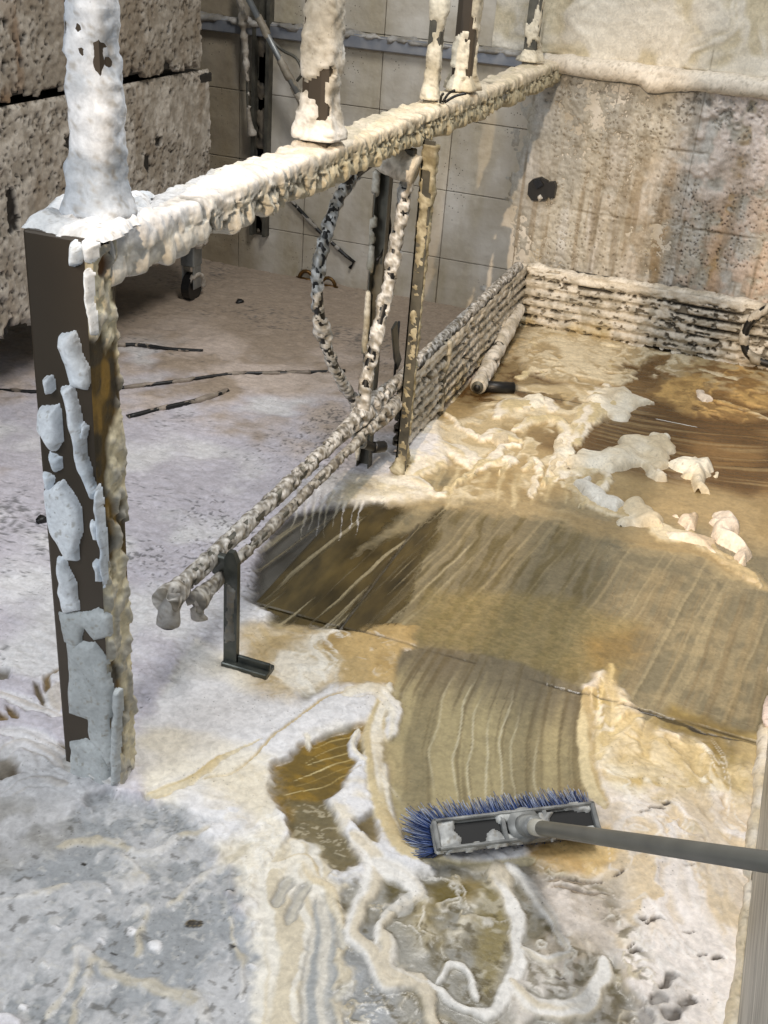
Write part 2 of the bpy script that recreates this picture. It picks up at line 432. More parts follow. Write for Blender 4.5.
# ------------------------------------------------------------------ foam and dirty water on the floor
xs = np.concatenate([np.arange(-4.0, -1.3, .010), np.arange(-1.3, .215, .003)])
ys = np.concatenate([np.arange(.62, 2.3, .003), np.arange(2.3, YB+.01, .0045)])
X, Y = np.meshgrid(xs, ys, indexing='ij')
N_A = f2(X*5, Y*5, 1, 3); N_B = f2(X*5+31, Y*5-12, 2, 3)
N_C = f2(X*22, Y*22, 3, 3); N_D = f2(X*22+11, Y*22+5, 4, 3)
N_F = f2(X*70, Y*70, 5, 3)
S_A = n2(X*4.1, Y*3.3, 6); S_B = n2(X*4.1+9, Y*3.3-7, 7)
col = np.zeros(X.shape+(3,)); hgt = np.zeros(X.shape); alp = np.ones(X.shape); wet = np.zeros(X.shape)
class Sub:
    """the part of the grid around some points"""
    def __init__(s, pts, pad):
        pts = np.asarray(pts); lo = pts.min(0)-pad; hi = pts.max(0)+pad
        s.s = (slice(*np.searchsorted(xs, [lo[0], hi[0]])), slice(*np.searchsorted(ys, [lo[1], hi[1]])))
        s.X = X[s.s]; s.Y = Y[s.s]
    def warp(s, big, small):
        return s.X+big*N_A[s.s]+small*N_C[s.s], s.Y+big*N_B[s.s]+small*N_D[s.s]
def W(px): return [fl(x, y)[:2] for x, y in px]
def put(s, m, c=None, h=None, a=None, w=None, hadd=None):
    if c is not None: col[s] = lerp(col[s], c, m[..., None])
    if h is not None: hgt[s] = lerp(hgt[s], h, m)
    if a is not None: alp[s] = lerp(alp[s], a, m)
    if w is not None: wet[s] = lerp(wet[s], w, m)
    if hadd is not None: hgt[s] += hadd*m
def cmix(c1, c2, t): return np.asarray(c1)+(np.asarray(c2)-np.asarray(c1))*t[..., None]
def area_px(px, c, c2=None, soft=.012, big=.012, small=.005, op=1.0, world_pts=None, tex=None, **k):
    pts = world_pts or W(px); g = Sub(pts, .08+soft)
    if not g.X.size: return
    x, y = g.warp(big, small); sd = poly_sd(x, y, pts)+.004*N_F[g.s]; m = ss(soft, -soft, sd)*op
    cc = c
    if c2 is not None:
        t = tex(g, x, y) if tex else ss(-.5, .5, N_C[g.s]); cc = cmix(c, c2, t)
    put(g.s, m, cc, **k)
def strand(px, width, c, c2=None, edge=None, h=.010, soft=.35, big=.008, small=.004, op=1.0, flat=90, flong=5, a=1.0, w=.0, seed=0, ridge=0.0, taper=True):
    """a rope or smear of foam along a curve; streaks run along it"""
    pts = catmull(W(px), 8); wd = np.asarray(width, float); wmax = wd.max(); g = Sub(pts, wmax*1.6+.05)
    if not g.X.size: return
    x, y = g.warp(big, small); d, s, side, L = line_sd(x, y, pts)
    if wd.ndim: wl = np.interp(s/L, np.linspace(0, 1, len(wd)), wd)
    else: wl = wd
    if taper: wl = wl*np.sqrt(np.clip(np.minimum(s, L-s)/(wmax*.8)+.25, 0, 1))
    r = d/np.maximum(wl, 1e-5)+(.10*N_C[g.s]+.13*N_F[g.s] if wmax > .006 else 0); r = np.maximum(r, 0); m = ss(1.0, 1-soft, r)*op
    st = f2(side*d*flat+seed*3.3, s*flong+seed, seed+50, 2)
    cc = c
    if c2 is not None: cc = cmix(c, c2, ss(-.45, .45, st))
    if edge is not None:
        cc = np.asarray(cc)+(np.asarray(edge)-np.asarray(cc))*ss(.55, .95, r)[..., None]
    dome = np.sqrt(np.clip(1-r*r, 0, 1))
    hh = .75*h*(.3+.7*dome) + h*.14*st + ridge*np.exp(-((r-.85)/.2)**2)
    put(g.s, m, cc, h=hh, a=a, w=w)
def streaks(px, ang, c, c2, flat=60, flong=3, amount=.8, soft=.03, big=.02, thr=(-.1, .5), a=None, seed=0, hadd=.0015, curve=0.0, world_pts=None):
    """broom streaks at a given direction (degrees from +Y towards +X) inside an outline"""
    pts = world_pts or W(px); g = Sub(pts, .1)
    if not g.X.size: return
    x, y = g.warp(big, .004); sd = poly_sd(x, y, pts); m = ss(soft, -soft, sd)
    t = math.radians(ang); c0 = np.mean(pts, 0)
    v = (g.X-c0[0])*math.sin(t)+(g.Y-c0[1])*math.cos(t); u = (g.X-c0[0])*math.cos(t)-(g.Y-c0[1])*math.sin(t)
    u = u+curve*v*v+.006*N_A[g.s]
    st = f2(u*flat, v*flong, 60+seed, 3, .6)
    mm = ss(thr[0], thr[1], st)*m*amount
    low_ = hgt[g.s] < 0
    put(g.s, mm, cmix(c, c2, ss(-.4, .4, f2(u*flat*1.7, v*flong, 70+seed, 2))), a=a)
    hgt[g.s] = np.where(low_, np.where(mm > .12, .0008, hgt[g.s]), hgt[g.s]+hadd*st*m)
    if a is None: return
    alp[g.s] = np.where(low_ & (mm > .12), mm, alp[g.s])
C_WHITE = lin(230, 228, 229); C_LILAC = lin(208, 203, 211); C_CREAM = lin(236, 228, 212); C_CREAM2 = lin(218, 205, 176)
C_TAN = lin(190, 170, 130); C_TAN2 = lin(164, 142, 102); C_BROWN = lin(132, 102, 62); C_BROWN2 = lin(100, 74, 42)
C_OLIVE = lin(92, 80, 46); C_GOLD = lin(146, 116, 44); C_GREY = lin(160, 160, 158); C_GREYD = lin(120, 120, 118)
C_PINK = lin(206, 190, 178); C_FARFL = lin(176, 158, 140); C_BLACK = lin(40, 36, 32); C_SLUR = lin(146, 134, 106); C_SLUR2 = lin(124, 116, 94)

# --- the passage: a thick white blanket, dirtier and browner towards the bin
m = ss(2.0, 3.7, Y-(X+2)*-.25+.25*N_A)
col[:] = cmix(C_WHITE, C_LILAC, ss(-.2, .7, N_A+.8*ss(1.6, 2.3, Y)))
put(np.s_[:, :], ss(2.55, 3.3, Y+.45*N_A-.55*(X+1.6)*0+.15*N_C), cmix(C_PINK, C_FARFL, ss(-.3, .5, N_B+.4*N_C)))
put(np.s_[:, :], ss(3.0, 3.9, Y+.3*N_B+.35*np.clip(-1.5-X, 0, 1)), C_FARFL*.88)
hgt[:] = .014+.004*N_A+.0016*N_C+.0007*N_F+.0012*f2(X*40+2*N_A, Y*60+3*N_C, 8, 2)
sp = ss(.92, 1.02, f2(X*110, Y*110, 12, 2)*.8+.7*f2(X*3.5, Y*4, 13, 2))*(X < -.95)
put(np.s_[:, :], sp*.7, C_GREYD*.55, hadd=-.003)

# --- the pen: brown dirty water behind, slurry in the middle
PEN = [(-.90, 1.90), (-.90, 4.4), (.30, 4.4), (.30, 1.55), (-.60, 1.55)]
area_px(None, C_SLUR, C_SLUR2, world_pts=PEN, soft=.02, big=.02, h=.0018, w=.75, a=.97)
g = np.s_[:, :]; pen = (X > -.9)
put(g, pen*ss(2.72, 2.9, Y+.06*N_A), cmix(lin(176, 154, 114), C_TAN2, ss(-.3, .5, N_A+.4*N_C)), h=.003+.001*N_C, w=.6)
put(g, pen*ss(3.05, 3.2, Y+.05*N_A)*ss(-.62, -.42, X+.06*N_B), cmix(C_BROWN, C_BROWN2, ss(-.4, .5, N_A)), h=.002, w=.8)
put(g, pen*ss(3.3, 3.5, Y+.1*N_A)*ss(-.42, -.7, X+.08*N_B), cmix(C_TAN2*.72, C_BROWN2*.9, ss(-.4, .5, N_C)), h=.002, w=.8)
streaks(None, 70, C_BROWN2*.75, C_TAN2, flat=45, flong=3, amount=.6, thr=(0, .6), world_pts=[(-.40, 3.15), (-.45, 4.2), (.3, 4.2), (.3, 3.0)], curve=.6, seed=4)
# tan foam bank along the back panel
area_px(None, C_CREAM2, C_TAN, soft=.06, big=.05, small=.03, world_pts=[(-.86, 3.82), (-.84, 4.32), (-.36, 4.32), (-.40, 3.98), (-.62, 3.82)], h=.016+0*0, w=.2)
area_px(None, C_TAN, C_BROWN, soft=.06, big=.05, small=.03, world_pts=[(-.26, 3.92), (-.30, 4.32), (.3, 4.32), (.3, 3.86), (.05, 3.98)], h=.012, w=.3)
# dark open slab at the left edge of the pen
DARK = [(250, 604), (262, 556), (292, 514), (345, 504), (412, 506), (352, 556), (416, 528), (452, 500), (420, 560), (396, 628), (340, 634), (286, 622)]
area_px(DARK, C_OLIVE*.5, soft=.02, h=-.004, a=.10, w=.6)
area_px([(330, 600), (356, 556), (450, 505), (600, 520), (600, 600), (590, 690), (430, 652), (390, 632)], C_SLUR*.85, C_OLIVE*1.3, op=.7, soft=.05, a=.8, tex=lambda g, x, y: ss(-.3, .6, f2(x*60, y*5, 21, 3)), w=.7)
streaks([(250, 610), (265, 540), (340, 495), (470, 490), (470, 560), (420, 640), (300, 640)], 8, lin(186, 174, 142), C_SLUR, flat=60, flong=1.6, amount=.75, thr=(.05, .6), seed=1, a=.95)
streaks([(330, 640), (360, 540), (470, 490), (768, 560), (768, 745), (600, 690)], 7, lin(176, 162, 128), lin(120, 110, 86), flat=75, flong=.7, amount=.42, thr=(-.1, .7), seed=2, a=.97)
streaks([(590, 690), (600, 560), (768, 600), (768, 745), (620, 702)], 4, lin(150, 132, 98), lin(126, 108, 78), flat=70, flong=.5, amount=.4, seed=9)
for q in range(9):
    x0 = 296+q*8+3*math.sin(q*3.1); strand([(x0+3, 492), (x0, 510+4*math.sin(q)), (x0-3, 528+14*math.sin(q*1.3)**2)], [.009, .006, .0015], C_WHITE, lin(200, 192, 172), h=.003, op=.75, soft=.8, seed=q, a=1)
# gold worn band just beyond the joint
area_px([(404, 640), (426, 590), (560, 600), (640, 625), (618, 676), (560, 676), (430, 648)], lin(134, 120, 78), lin(152, 134, 90), soft=.04, op=.75, a=.95, tex=lambda g, x, y: ss(-.5, .5, f2(x*90, y*150, 23, 3)), w=.6, h=.0025)
area_px([(586, 640), (640, 630), (640, 655), (590, 672)], lin(150, 120, 66), lin(128, 104, 62), soft=.04, op=.6, w=.6)
# tan ridge of slurry across the middle
strand([(392, 505), (470, 500), (560, 520), (640, 540), (705, 560), (768, 590)], [.07, .09, .08, .07, .06, .05], lin(178, 158, 120), C_TAN2, h=.006, flat=16, flong=5, op=.8, soft=.8, w=.5, seed=3, big=.03, small=.015)

# --- thick pale foam and swirls behind the ridge (left part of the pen)
def swirl(px, c, c2, h=.016, soft=.03, fr=6, w=.25, seed=0, cover=-.1):
    pts = W(px); g_ = Sub(pts, .1)
    x, y = g_.warp(.03, .012); sd = poly_sd(x, y, pts); m_ = ss(soft, -soft, sd)
    q1 = f2(g_.X*fr+1.6*S_A[g_.s]+.25*N_C[g_.s], g_.Y*fr*.7+1.6*S_B[g_.s]+.25*N_D[g_.s], 30+seed, 3, .4); q2 = f2(g_.X*fr*1.5+1.4*q1, g_.Y*fr*1.1+1.8*S_B[g_.s], 33+seed, 3, .4)
    rid = 1-np.abs(q2)*2.2
    put(g_.s, m_*ss(cover-.3, cover+.25, q1+.35*q2), cmix(c2, c, ss(-.5, .6, rid)*.8+.2*ss(-.3, .3, q1)), h=h*(.55+.22*q2+.12*np.clip(rid, -1, 1)), a=1, w=w)
swirl([(400, 500), (396, 470), (412, 428), (470, 420), (520, 388), (600, 385), (620, 420), (560, 440), (590, 470), (575, 500), (480, 505)], C_CREAM2, C_TAN, h=.008, cover=.0, seed=1, fr=9)
FL = [([(404, 484), (420, 464), (440, 452), (462, 458), (470, 472)], [.03, .06, .07, .06, .02]), ([(446, 416), (462, 430), (482, 441)], [.008, .014, .012]), ([(484, 442), (500, 436), (520, 441)], [.03, .045, .025]),
    ([(494, 418), (515, 407), (542, 402), (548, 412)], [.02, .045, .04, .02]), ([(516, 432), (540, 421), (558, 423), (570, 438), (560, 462), (548, 488)], [.02, .03, .03, .032, .032, .012]),
    ([(572, 452), (586, 426), (604, 404), (636, 402), (656, 407)], [.015, .035, .07, .06, .012]), ([(600, 402), (596, 392), (610, 382)], [.04, .03, .01]), ([(585, 428), (572, 446), (566, 470)], [.02, .016, .010]),
    ([(474, 470), (492, 458), (510, 462), (500, 478)], [.012, .02, .018, .010]), ([(455, 488), (480, 470), (500, 450), (520, 446)], [.010, .016, .016, .012]), ([(420, 492), (440, 498), (462, 486), (478, 480)], [.02, .02, .012, .008]),
    ([(520, 470), (534, 460), (540, 478), (530, 500)], [.012, .02, .016, .010]), ([(594, 470), (610, 480), (590, 500), (575, 508)], [.01, .02, .03, .01]), ([(528, 345), (556, 352), (590, 350), (640, 352), (690, 356)], [.02, .035, .04, .03, .015]),
    ([(540, 366), (570, 372), (600, 366), (625, 376)], [.012, .025, .02, .012]), ([(516, 380), (534, 372), (550, 380)], .014), ([(590, 384), (610, 374), (640, 380)], [.01, .02, .012]), ([(700, 372), (730, 380), (768, 384)], [.012, .025, .02]), ([(720, 402), (745, 412), (768, 420)], [.012, .02, .016])]
for q, (pp, ww) in enumerate(FL):
    strand(pp, ww, C_CREAM if q < 13 else C_CREAM2, lin(208, 192, 152), edge=C_CREAM2, h=.020 if q < 13 else .013, flat=32, flong=7, seed=200+q, big=.010, small=.012, soft=.35)
strand([(572, 484), (600, 506), (640, 524), (684, 542), (722, 560), (756, 586)], [.03, .05, .05, .045, .04, .02], C_CREAM2, C_TAN, edge=C_TAN, h=.014, flat=30, flong=9, seed=301, big=.02, small=.02, soft=.6)
strand([(556, 482), (590, 470), (630, 462), (668, 474)], [.02, .04, .04, .02], C_CREAM, C_CREAM2, edge=C_TAN, h=.012, flat=30, flong=9, seed=302, big=.02, small=.02, soft=.6)
for q in range(16):
    x0 = 440+q*11+5*math.sin(q*2.1); strand([(x0, 470+6*math.sin(q*1.7)), (x0-5, 488), (x0-8, 506+5*math.sin(q))], [.012, .016, .006], lin(214, 198, 160), C_TAN, h=.005, flat=90, seed=q, op=.5, soft=.9)
swirl([(520, 335), (690, 352), (690, 400), (600, 400), (520, 372)], C_CREAM2, C_TAN2, h=.018, cover=-.05, seed=2)
swirl([(700, 365), (768, 372), (768, 425), (690, 415), (650, 395)], lin(196, 162, 104), C_BROWN, h=.014, cover=0.1, seed=5)
strand([(350, 488), (380, 498), (410, 484), (430, 492)], [.03, .045, .04, .02], C_CREAM, C_CREAM2, h=.02, flat=50, seed=11)
area_px([(330, 505), (345, 478), (400, 478), (435, 500), (400, 505)], C_CREAM, C_CREAM2, soft=.03, h=.012)
area_px([(402, 462), (402, 430), (440, 424), (446, 465)], C_WHITE, C_CREAM, soft=.02, h=.02)

def marble(px, c1, c2, fr=10, op=.8, seed=0, ax=1.0, thr=.22, soft=.03):
    pts = W(px); g_ = Sub(pts, .05); sd = poly_sd(*g_.warp(.02, .008), pts); m_ = ss(soft, -soft, sd)*op
    q1 = f2(g_.X*fr*ax+2.2*S_A[g_.s], g_.Y*fr+2.2*S_B[g_.s], 310+seed, 3, .45); q2 = f2(g_.X*fr*1.6*ax+2.0*q1, g_.Y*fr*1.5-1.6*q1, 320+seed, 3, .45)
    r1 = ss(thr, .02, np.abs(q2)); put(g_.s, m_*ss(-.1, .45, q1)*.8, c2); put(g_.s, m_*r1*.8, cmix(c1, c2, ss(-.3, .3, q1)), hadd=.0022); put(g_.s, m_*ss(.03, .0, np.abs(q2+.22))*.55, np.asarray(c2)*.72, hadd=-.001)
# --- the foreground
# cream foam right of the brush and between brush and partition
area_px([(582, 684), (604, 672), (640, 720), (700, 742), (768, 752), (768, 1030), (560, 1030), (520, 880), (606, 850), (590, 780)], lin(236, 226, 216), C_CREAM2, soft=.015, big=.01, small=.008, h=.013, tex=lambda g, x, y: ss(.0, .6, f2(x*14+2*N_A[g.s], y*11, 41, 3)))
swirl([(582, 690), (600, 672), (640, 726), (700, 746), (764, 752), (764, 810), (700, 800), (640, 800), (606, 790)], lin(244, 236, 216), lin(204, 178, 122), h=.02, cover=-.8, fr=6, seed=7)
swirl([(604, 800), (768, 800), (768, 1030), (640, 1030), (590, 880)], lin(244, 234, 226), lin(228, 206, 172), h=.016, cover=-.9, fr=6, seed=8)
# pulled streaks from that foam up over the joint
for q, (a_, b_, w_) in enumerate([((612, 664), (606, 745), .03), ((600, 690), (596, 760), .03), ((655, 715), (648, 760), .02), ((690, 735), (700, 775), .03), ((720, 745), (735, 790), .03), ((640, 716), (610, 735), .02)]):
    strand([a_, ((a_[0]+b_[0])/2-3, (a_[1]+b_[1])/2), b_], [w_*.7, w_, w_*1.2], lin(216, 194, 142), lin(168, 146, 98), h=.006, flat=120, flong=4, op=.75, soft=.7, seed=q+5)
area_px([(656, 728), (668, 705), (764, 745), (762, 772), (720, 770), (700, 745)], lin(160, 138, 82), lin(128, 108, 60), soft=.02, op=.85, h=.003, a=.95, w=.5)
strand([(618, 704), (660, 716), (708, 738)], [.006, .011, .005], C_BLACK, lin(70, 60, 36), h=-.003, flat=100, flong=30, op=.9, small=.006, w=.5)
strand([(700, 735), (740, 744), (768, 752)], [.003, .004, .003], C_BLACK, h=-.002, op=.9, w=.5)
# tan slurry left of the broom sweep
area_px([(262, 640), (330, 632), (420, 628), (408, 652), (390, 700), (372, 760), (340, 690), (300, 700), (270, 690), (290, 660)], lin(200, 172, 120), lin(182, 154, 102), soft=.012, big=.02, small=.01, h=.006, w=.4)
swirl([(246, 630), (300, 622), (360, 640), (345, 690), (300, 705), (262, 690), (240, 650)], C_CREAM, C_TAN, h=.014, cover=-.15, fr=8, seed=3)
area_px([(360, 628), (420, 628), (410, 652), (392, 690), (360, 690), (335, 650)], lin(196, 168, 116), lin(184, 156, 104), soft=.015, op=.9, h=.006, w=.4)
# white foam left of the gold patch
area_px([(200, 640), (246, 672), (262, 690), (300, 712), (330, 690), (385, 690), (384, 720), (360, 728), (300, 745), (268, 768), (270, 800), (290, 850), (330, 880), (350, 1030), (240, 1030), (262, 960), (225, 870), (180, 830), (150, 800), (130, 760)], C_WHITE, C_CREAM, soft=.015, big=.012, small=.008, h=.012, tex=lambda g, x, y: ss(-.1, .9, f2(x*7, y*7, 44, 2)+.35*ss(.2, -.4, y-1.5)))
strand([(205, 785), (240, 772), (285, 730), (330, 702), (368, 690)], .004, C_CREAM2, C_TAN, h=.010, seed=2, taper=False)
strand([(150, 802), (190, 785), (225, 760), (262, 742)], [.02, .016, .008, .003], C_CREAM2, lin(206, 184, 136), h=.014, flat=80, edge=C_WHITE, seed=3)
# gold worn slab with curved bristle lines
GOLD = [(268, 792), (272, 770), (300, 748), (364, 728), (362, 756), (340, 790), (322, 800), (345, 840), (362, 862), (340, 872), (300, 850), (282, 815)]
area_px(GOLD, C_GOLD, lin(120, 98, 44), soft=.008, big=.006, small=.006, h=-.0015, a=.85, w=.5, tex=lambda g, x, y: ss(-.4, .4, f2(x*25, y*60, 46, 3)))
area_px([(285, 800), (325, 798), (346, 838), (362, 866), (336, 874), (296, 846)], lin(122, 112, 84), lin(186, 176, 150), soft=.012, op=.85, small=.008, tex=lambda g, x, y: ss(.15, .5, 1-np.abs(f2(x*45+2*N_C[g.s], y*55, 47, 2))*3), h=.002)
for q in range(6):
    t = q/5.0
    strand([(300-26*t+8, 752+44*t+3*math.sin(q*2.3)), (330-10*t+4, 742+42*t), (362-4*t, 733+34*t+4)], [.0008, [.0028, .0015, .0022, .003, .0014, .002][q], .0022], lin(214, 198, 146), lin(178, 154, 92), h=.002, seed=q, op=[.9, .5, .8, .9, .5, .8][q], small=.003, soft=.8)
strand([(304, 738), (308, 752)], .008, C_CREAM, h=.012)
# white pad between the gold patch and the ridge, and the dark gap under it
area_px([(322, 800), (345, 786), (368, 784), (372, 808), (352, 822), (366, 846), (380, 868), (360, 862), (338, 826)], C_WHITE, lin(232, 222, 204), soft=.01, h=.014)
area_px([(350, 822), (368, 812), (377, 846), (366, 842)], lin(110, 94, 56), lin(150, 136, 104), soft=.006, h=-.002, a=.9)
# the sweep of the broom
SWEEP = [(402, 652), (432, 648), (520, 664), (584, 690), (580, 740), (590, 800), (588, 836), (420, 856), (398, 835), (384, 790), (384, 730), (392, 690)]
pts = W(SWEEP); g_ = Sub(pts, .06); x, y = g_.warp(.006, .002)
sd = poly_sd(x, y, pts); mS = ss(.008, -.008, sd)
_l = np.array(sorted([tuple(fl(x_, y_)[1::-1]) for x_, y_ in [(432, 645), (404, 690), (390, 740), (389, 790), (400, 826), (424, 860)]]))
_r = np.array(sorted([tuple(fl(x_, y_)[1::-1]) for x_, y_ in [(588, 680), (581, 720), (577, 760), (580, 800), (590, 850)]]))
xl_ = np.interp(g_.Y, _l[:, 0], _l[:, 1]); xr_ = np.interp(g_.Y, _r[:, 0], _r[:, 1])
uu = (g_.X-xl_)/(xr_-xl_)*.40+.0012*N_C[g_.s]
st1 = f2(uu*75, g_.Y*1.5, 81, 3, .6); st2 = f2(uu*18+5, g_.Y*1.2, 82, 2)
cs = cmix(lin(146, 134, 102), lin(172, 158, 120), ss(-.4, .5, st2))
cs = cmix(cs, lin(112, 102, 84), ss(1.74, 1.93, g_.Y+.05*st1)*.85)
cs = cmix(cs, lin(104, 90, 60), ss(.05, .6, st1)*.55)
cs = cmix(cs, lin(120, 92, 56), ss(.0, .7, N_A[g_.s]+.3*st2)*ss(-.2, -.08, g_.X)*.5)
put(g_.s, mS, cs, h=.0015+.0012*st1, a=.97, w=.65)
for q, ul in enumerate((.14, .17, .205, .235, .26, .31, .09)):
    d_ = np.abs(uu-ul-.004*np.sin(g_.Y*30+q)); ml = ss(.0035, .0008, d_)*ss(1.50, 1.6, g_.Y)*ss(1.93, 1.80, g_.Y+.05*(q % 3))*mS*(.85 if q < 4 else .5)
    put(g_.s, ml, lin(206, 196, 166), hadd=.0012)
# ridges pushed up on both sides of the sweep
strand([(390, 686), (382, 705), (374, 730), (374, 780), (384, 820), (402, 850), (440, 862)], [.010, .018, .026, .024, .022, .020, .016], C_CREAM, lin(206, 188, 148), edge=lin(220, 208, 180), h=.014, flat=70, flong=4, seed=6, big=.004, small=.003)
strand([(345, 700), (376, 694), (392, 716), (386, 740)], [.02, .022, .02, .016], C_WHITE, C_CREAM, h=.016, flat=50, seed=14, edge=C_CREAM2)
strand([(586, 690), (584, 730), (590, 780), (606, 812)], [.008, .018, .02, .016], lin(212, 196, 156), lin(186, 164, 120), h=.008, flat=70, seed=7, big=.004)
strand([(360, 735), (352, 752), (362, 766)], .012, C_WHITE, C_CREAM, h=.014)
# tan pool under the handle
area_px([(524, 852), (560, 842), (610, 830), (618, 858), (596, 884), (560, 890), (526, 874)], lin(220, 188, 130), lin(196, 162, 106), soft=.012, big=.006, small=.005, h=.010, w=.4)
strand([(420, 862), (470, 872), (530, 866)], [.014, .018, .012], lin(222, 208, 170), C_CREAM2, h=.010, flat=70, seed=8)

marble([(246, 628), (300, 618), (392, 632), (372, 690), (300, 706), (250, 690), (236, 650)], lin(244, 240, 230), lin(190, 166, 120), 9, .85, 24)
marble([(590, 690), (610, 676), (640, 726), (700, 746), (764, 752), (764, 812), (600, 810)], lin(246, 240, 228), lin(206, 184, 138), 8, .8, 2)
marble([(610, 800), (768, 800), (768, 1030), (650, 1030), (600, 900)], lin(246, 240, 234), lin(212, 194, 166), 7, .7, 3)
marble([(200, 780), (270, 760), (270, 800), (330, 880), (340, 1030), (270, 1030), (240, 900)], lin(246, 244, 240), lin(220, 206, 178), 8, .5, 4)
marble([(372, 690), (398, 660), (388, 730), (386, 800), (404, 845), (370, 840)], lin(240, 230, 208), lin(196, 172, 126), 12, .5, 5)
marble([(420, 866), (530, 862), (620, 900), (640, 960), (520, 960)], lin(240, 232, 222), lin(188, 170, 136), 10, .5, 6)
# bottom left: rinsed grey concrete with dirty suds
GREYZ = [(-60, 850), (40, 842), (90, 820), (150, 812), (205, 842), (232, 880), (262, 960), (246, 1040), (-60, 1060)]
def suds(g, x, y):
    q = f2(x*70+1.5*N_C[g.s], y*55+1.5*N_D[g.s], 51, 3)
    return np.clip(.3+.45*f2(x*9, y*8, 54, 3)+.12*q, 0, 1)*.6+.75*ss(.16, .0, np.abs(q))*ss(-.3, .3, N_A[g.s]+.3*N_C[g.s])
area_px(GREYZ, lin(170, 173, 177), lin(128, 129, 126), soft=.02, big=.05, small=.03, h=.001, a=.9, w=.6, tex=suds)
area_px([(-40, 800), (60, 800), (70, 850), (10, 872), (-40, 870)], lin(206, 204, 204), lin(178, 174, 168), soft=.03, op=.8, h=.004, w=.5)
for q, (pp, ww) in enumerate([([(60, 850), (100, 846), (150, 858), (180, 842), (215, 838)], .012), ([(172, 905), (200, 885), (232, 868), (250, 850)], [.012, .012, .018, .02]), ([(68, 985), (76, 950), (90, 960), (120, 978), (180, 985), (210, 1020)], [.006, .012, .014, .016, .02, .016]),
        ([(45, 1024), (64, 985), (72, 950)], [.008, .008, .006]), ([(70, 1024), (82, 985), (88, 960)], .008), ([(130, 915), (150, 905), (142, 930), (135, 945)], .012), ([(0, 900), (40, 892), (62, 885)], .010), ([(235, 990), (238, 950), (230, 920)], [.012, .008, .006]), ([(120, 860), (140, 875), (120, 890)], .012)]):
    strand(pp, ww, lin(214, 206, 190), lin(196, 186, 164), h=.006, op=.8, soft=.8, flat=60, big=.012, small=.012, seed=q)
for q, (cx, cy, rr) in enumerate([(155, 943, .010), (130, 930, .008), (105, 892, .004), (55, 928, .005), (22, 1012, .006), (98, 940, .004), (42, 970, .004), (250, 965, .005)]):
    strand([(cx-2, cy-1), (cx+2, cy+1)], rr, C_WHITE, h=.006, soft=.4, seed=q, taper=False)
strand([(186, 925), (197, 926)], .007, C_BLACK, lin(120, 104, 70), h=.004, soft=.4, seed=3, taper=False, flat=300)
for cx, cy in [(232, 945), (180, 1005), (205, 1022), (232, 894), (110, 950), (80, 865)]:
    strand([(cx-2, cy), (cx+2, cy+1)], .004, C_BLACK, h=.001, soft=.5, taper=False)
# grain of small suds and grit over the rinsed concrete
gz = Sub(W(GREYZ), .1); sdz = poly_sd(*gz.warp(.03, .02), W(GREYZ)); mz = ss(.02, -.03, sdz)
put(gz.s, mz*ss(.05, .75, f2(gz.X*8, gz.Y*7, 56, 3)+.5*f2(gz.X*65, gz.Y*55, 57, 3)+.4*ss(1.05, 1.3, gz.Y))*.75, lin(210, 209, 210), hadd=.002)
fl1 = f2(gz.X*95+2*N_C[gz.s], gz.Y*60, 53, 3)
put(gz.s, mz*ss(.45, .75, fl1+.3*N_A[gz.s])*.6, lin(206, 204, 200), hadd=.0015); put(gz.s, mz*ss(.75, .95, -fl1-.2*N_A[gz.s])*.6, lin(92, 88, 80))

# bottom middle: grey floor showing between ropes of foam
area_px([(330, 1040), (322, 960), (330, 890), (380, 870), (470, 872), (540, 880), (610, 930), (640, 985), (660, 1040)], lin(160, 156, 146), lin(128, 120, 100), soft=.02, big=.02, small=.015, h=.0005, a=.92, w=.6, tex=lambda g, x, y: ss(-.2, .5, f2(x*20, y*30, 55, 4)))
area_px([(326, 930), (370, 930), (392, 990), (380, 1040), (330, 1040)], lin(170, 172, 174), lin(146, 146, 144), soft=.02, h=.0, w=.7)
swirl([(392, 900), (460, 880), (500, 890), (500, 1000), (430, 985), (395, 930)], lin(220, 210, 188), lin(150, 134, 92), h=.009, cover=.1, fr=15, seed=11)
swirl([(520, 890), (640, 890), (650, 960), (600, 1000), (540, 960)], lin(226, 214, 200), lin(176, 162, 140), h=.009, cover=-.1, fr=12, seed=12)
area_px([(480, 880), (505, 905), (506, 985), (486, 1000), (474, 930)], lin(146, 132, 88), lin(186, 176, 150), soft=.015, h=0, a=.9, tex=lambda g, x, y: ss(.1, .6, f2(x*60, y*60, 57, 3)))
area_px([(420, 884), (478, 886), (470, 904), (432, 906)], lin(120, 104, 52), lin(160, 140, 90), soft=.012, h=0, a=.8, w=.5)
area_px([(374, 870), (392, 866), (396, 890), (380, 906)], lin(104, 92, 50), lin(150, 138, 104), soft=.01, h=0, a=.8, w=.5)
swirl([(500, 1040), (520, 960), (580, 985), (660, 985), (660, 1040)], lin(214, 206, 196), lin(150, 144, 136), h=.008, cover=.05, fr=10, seed=13)
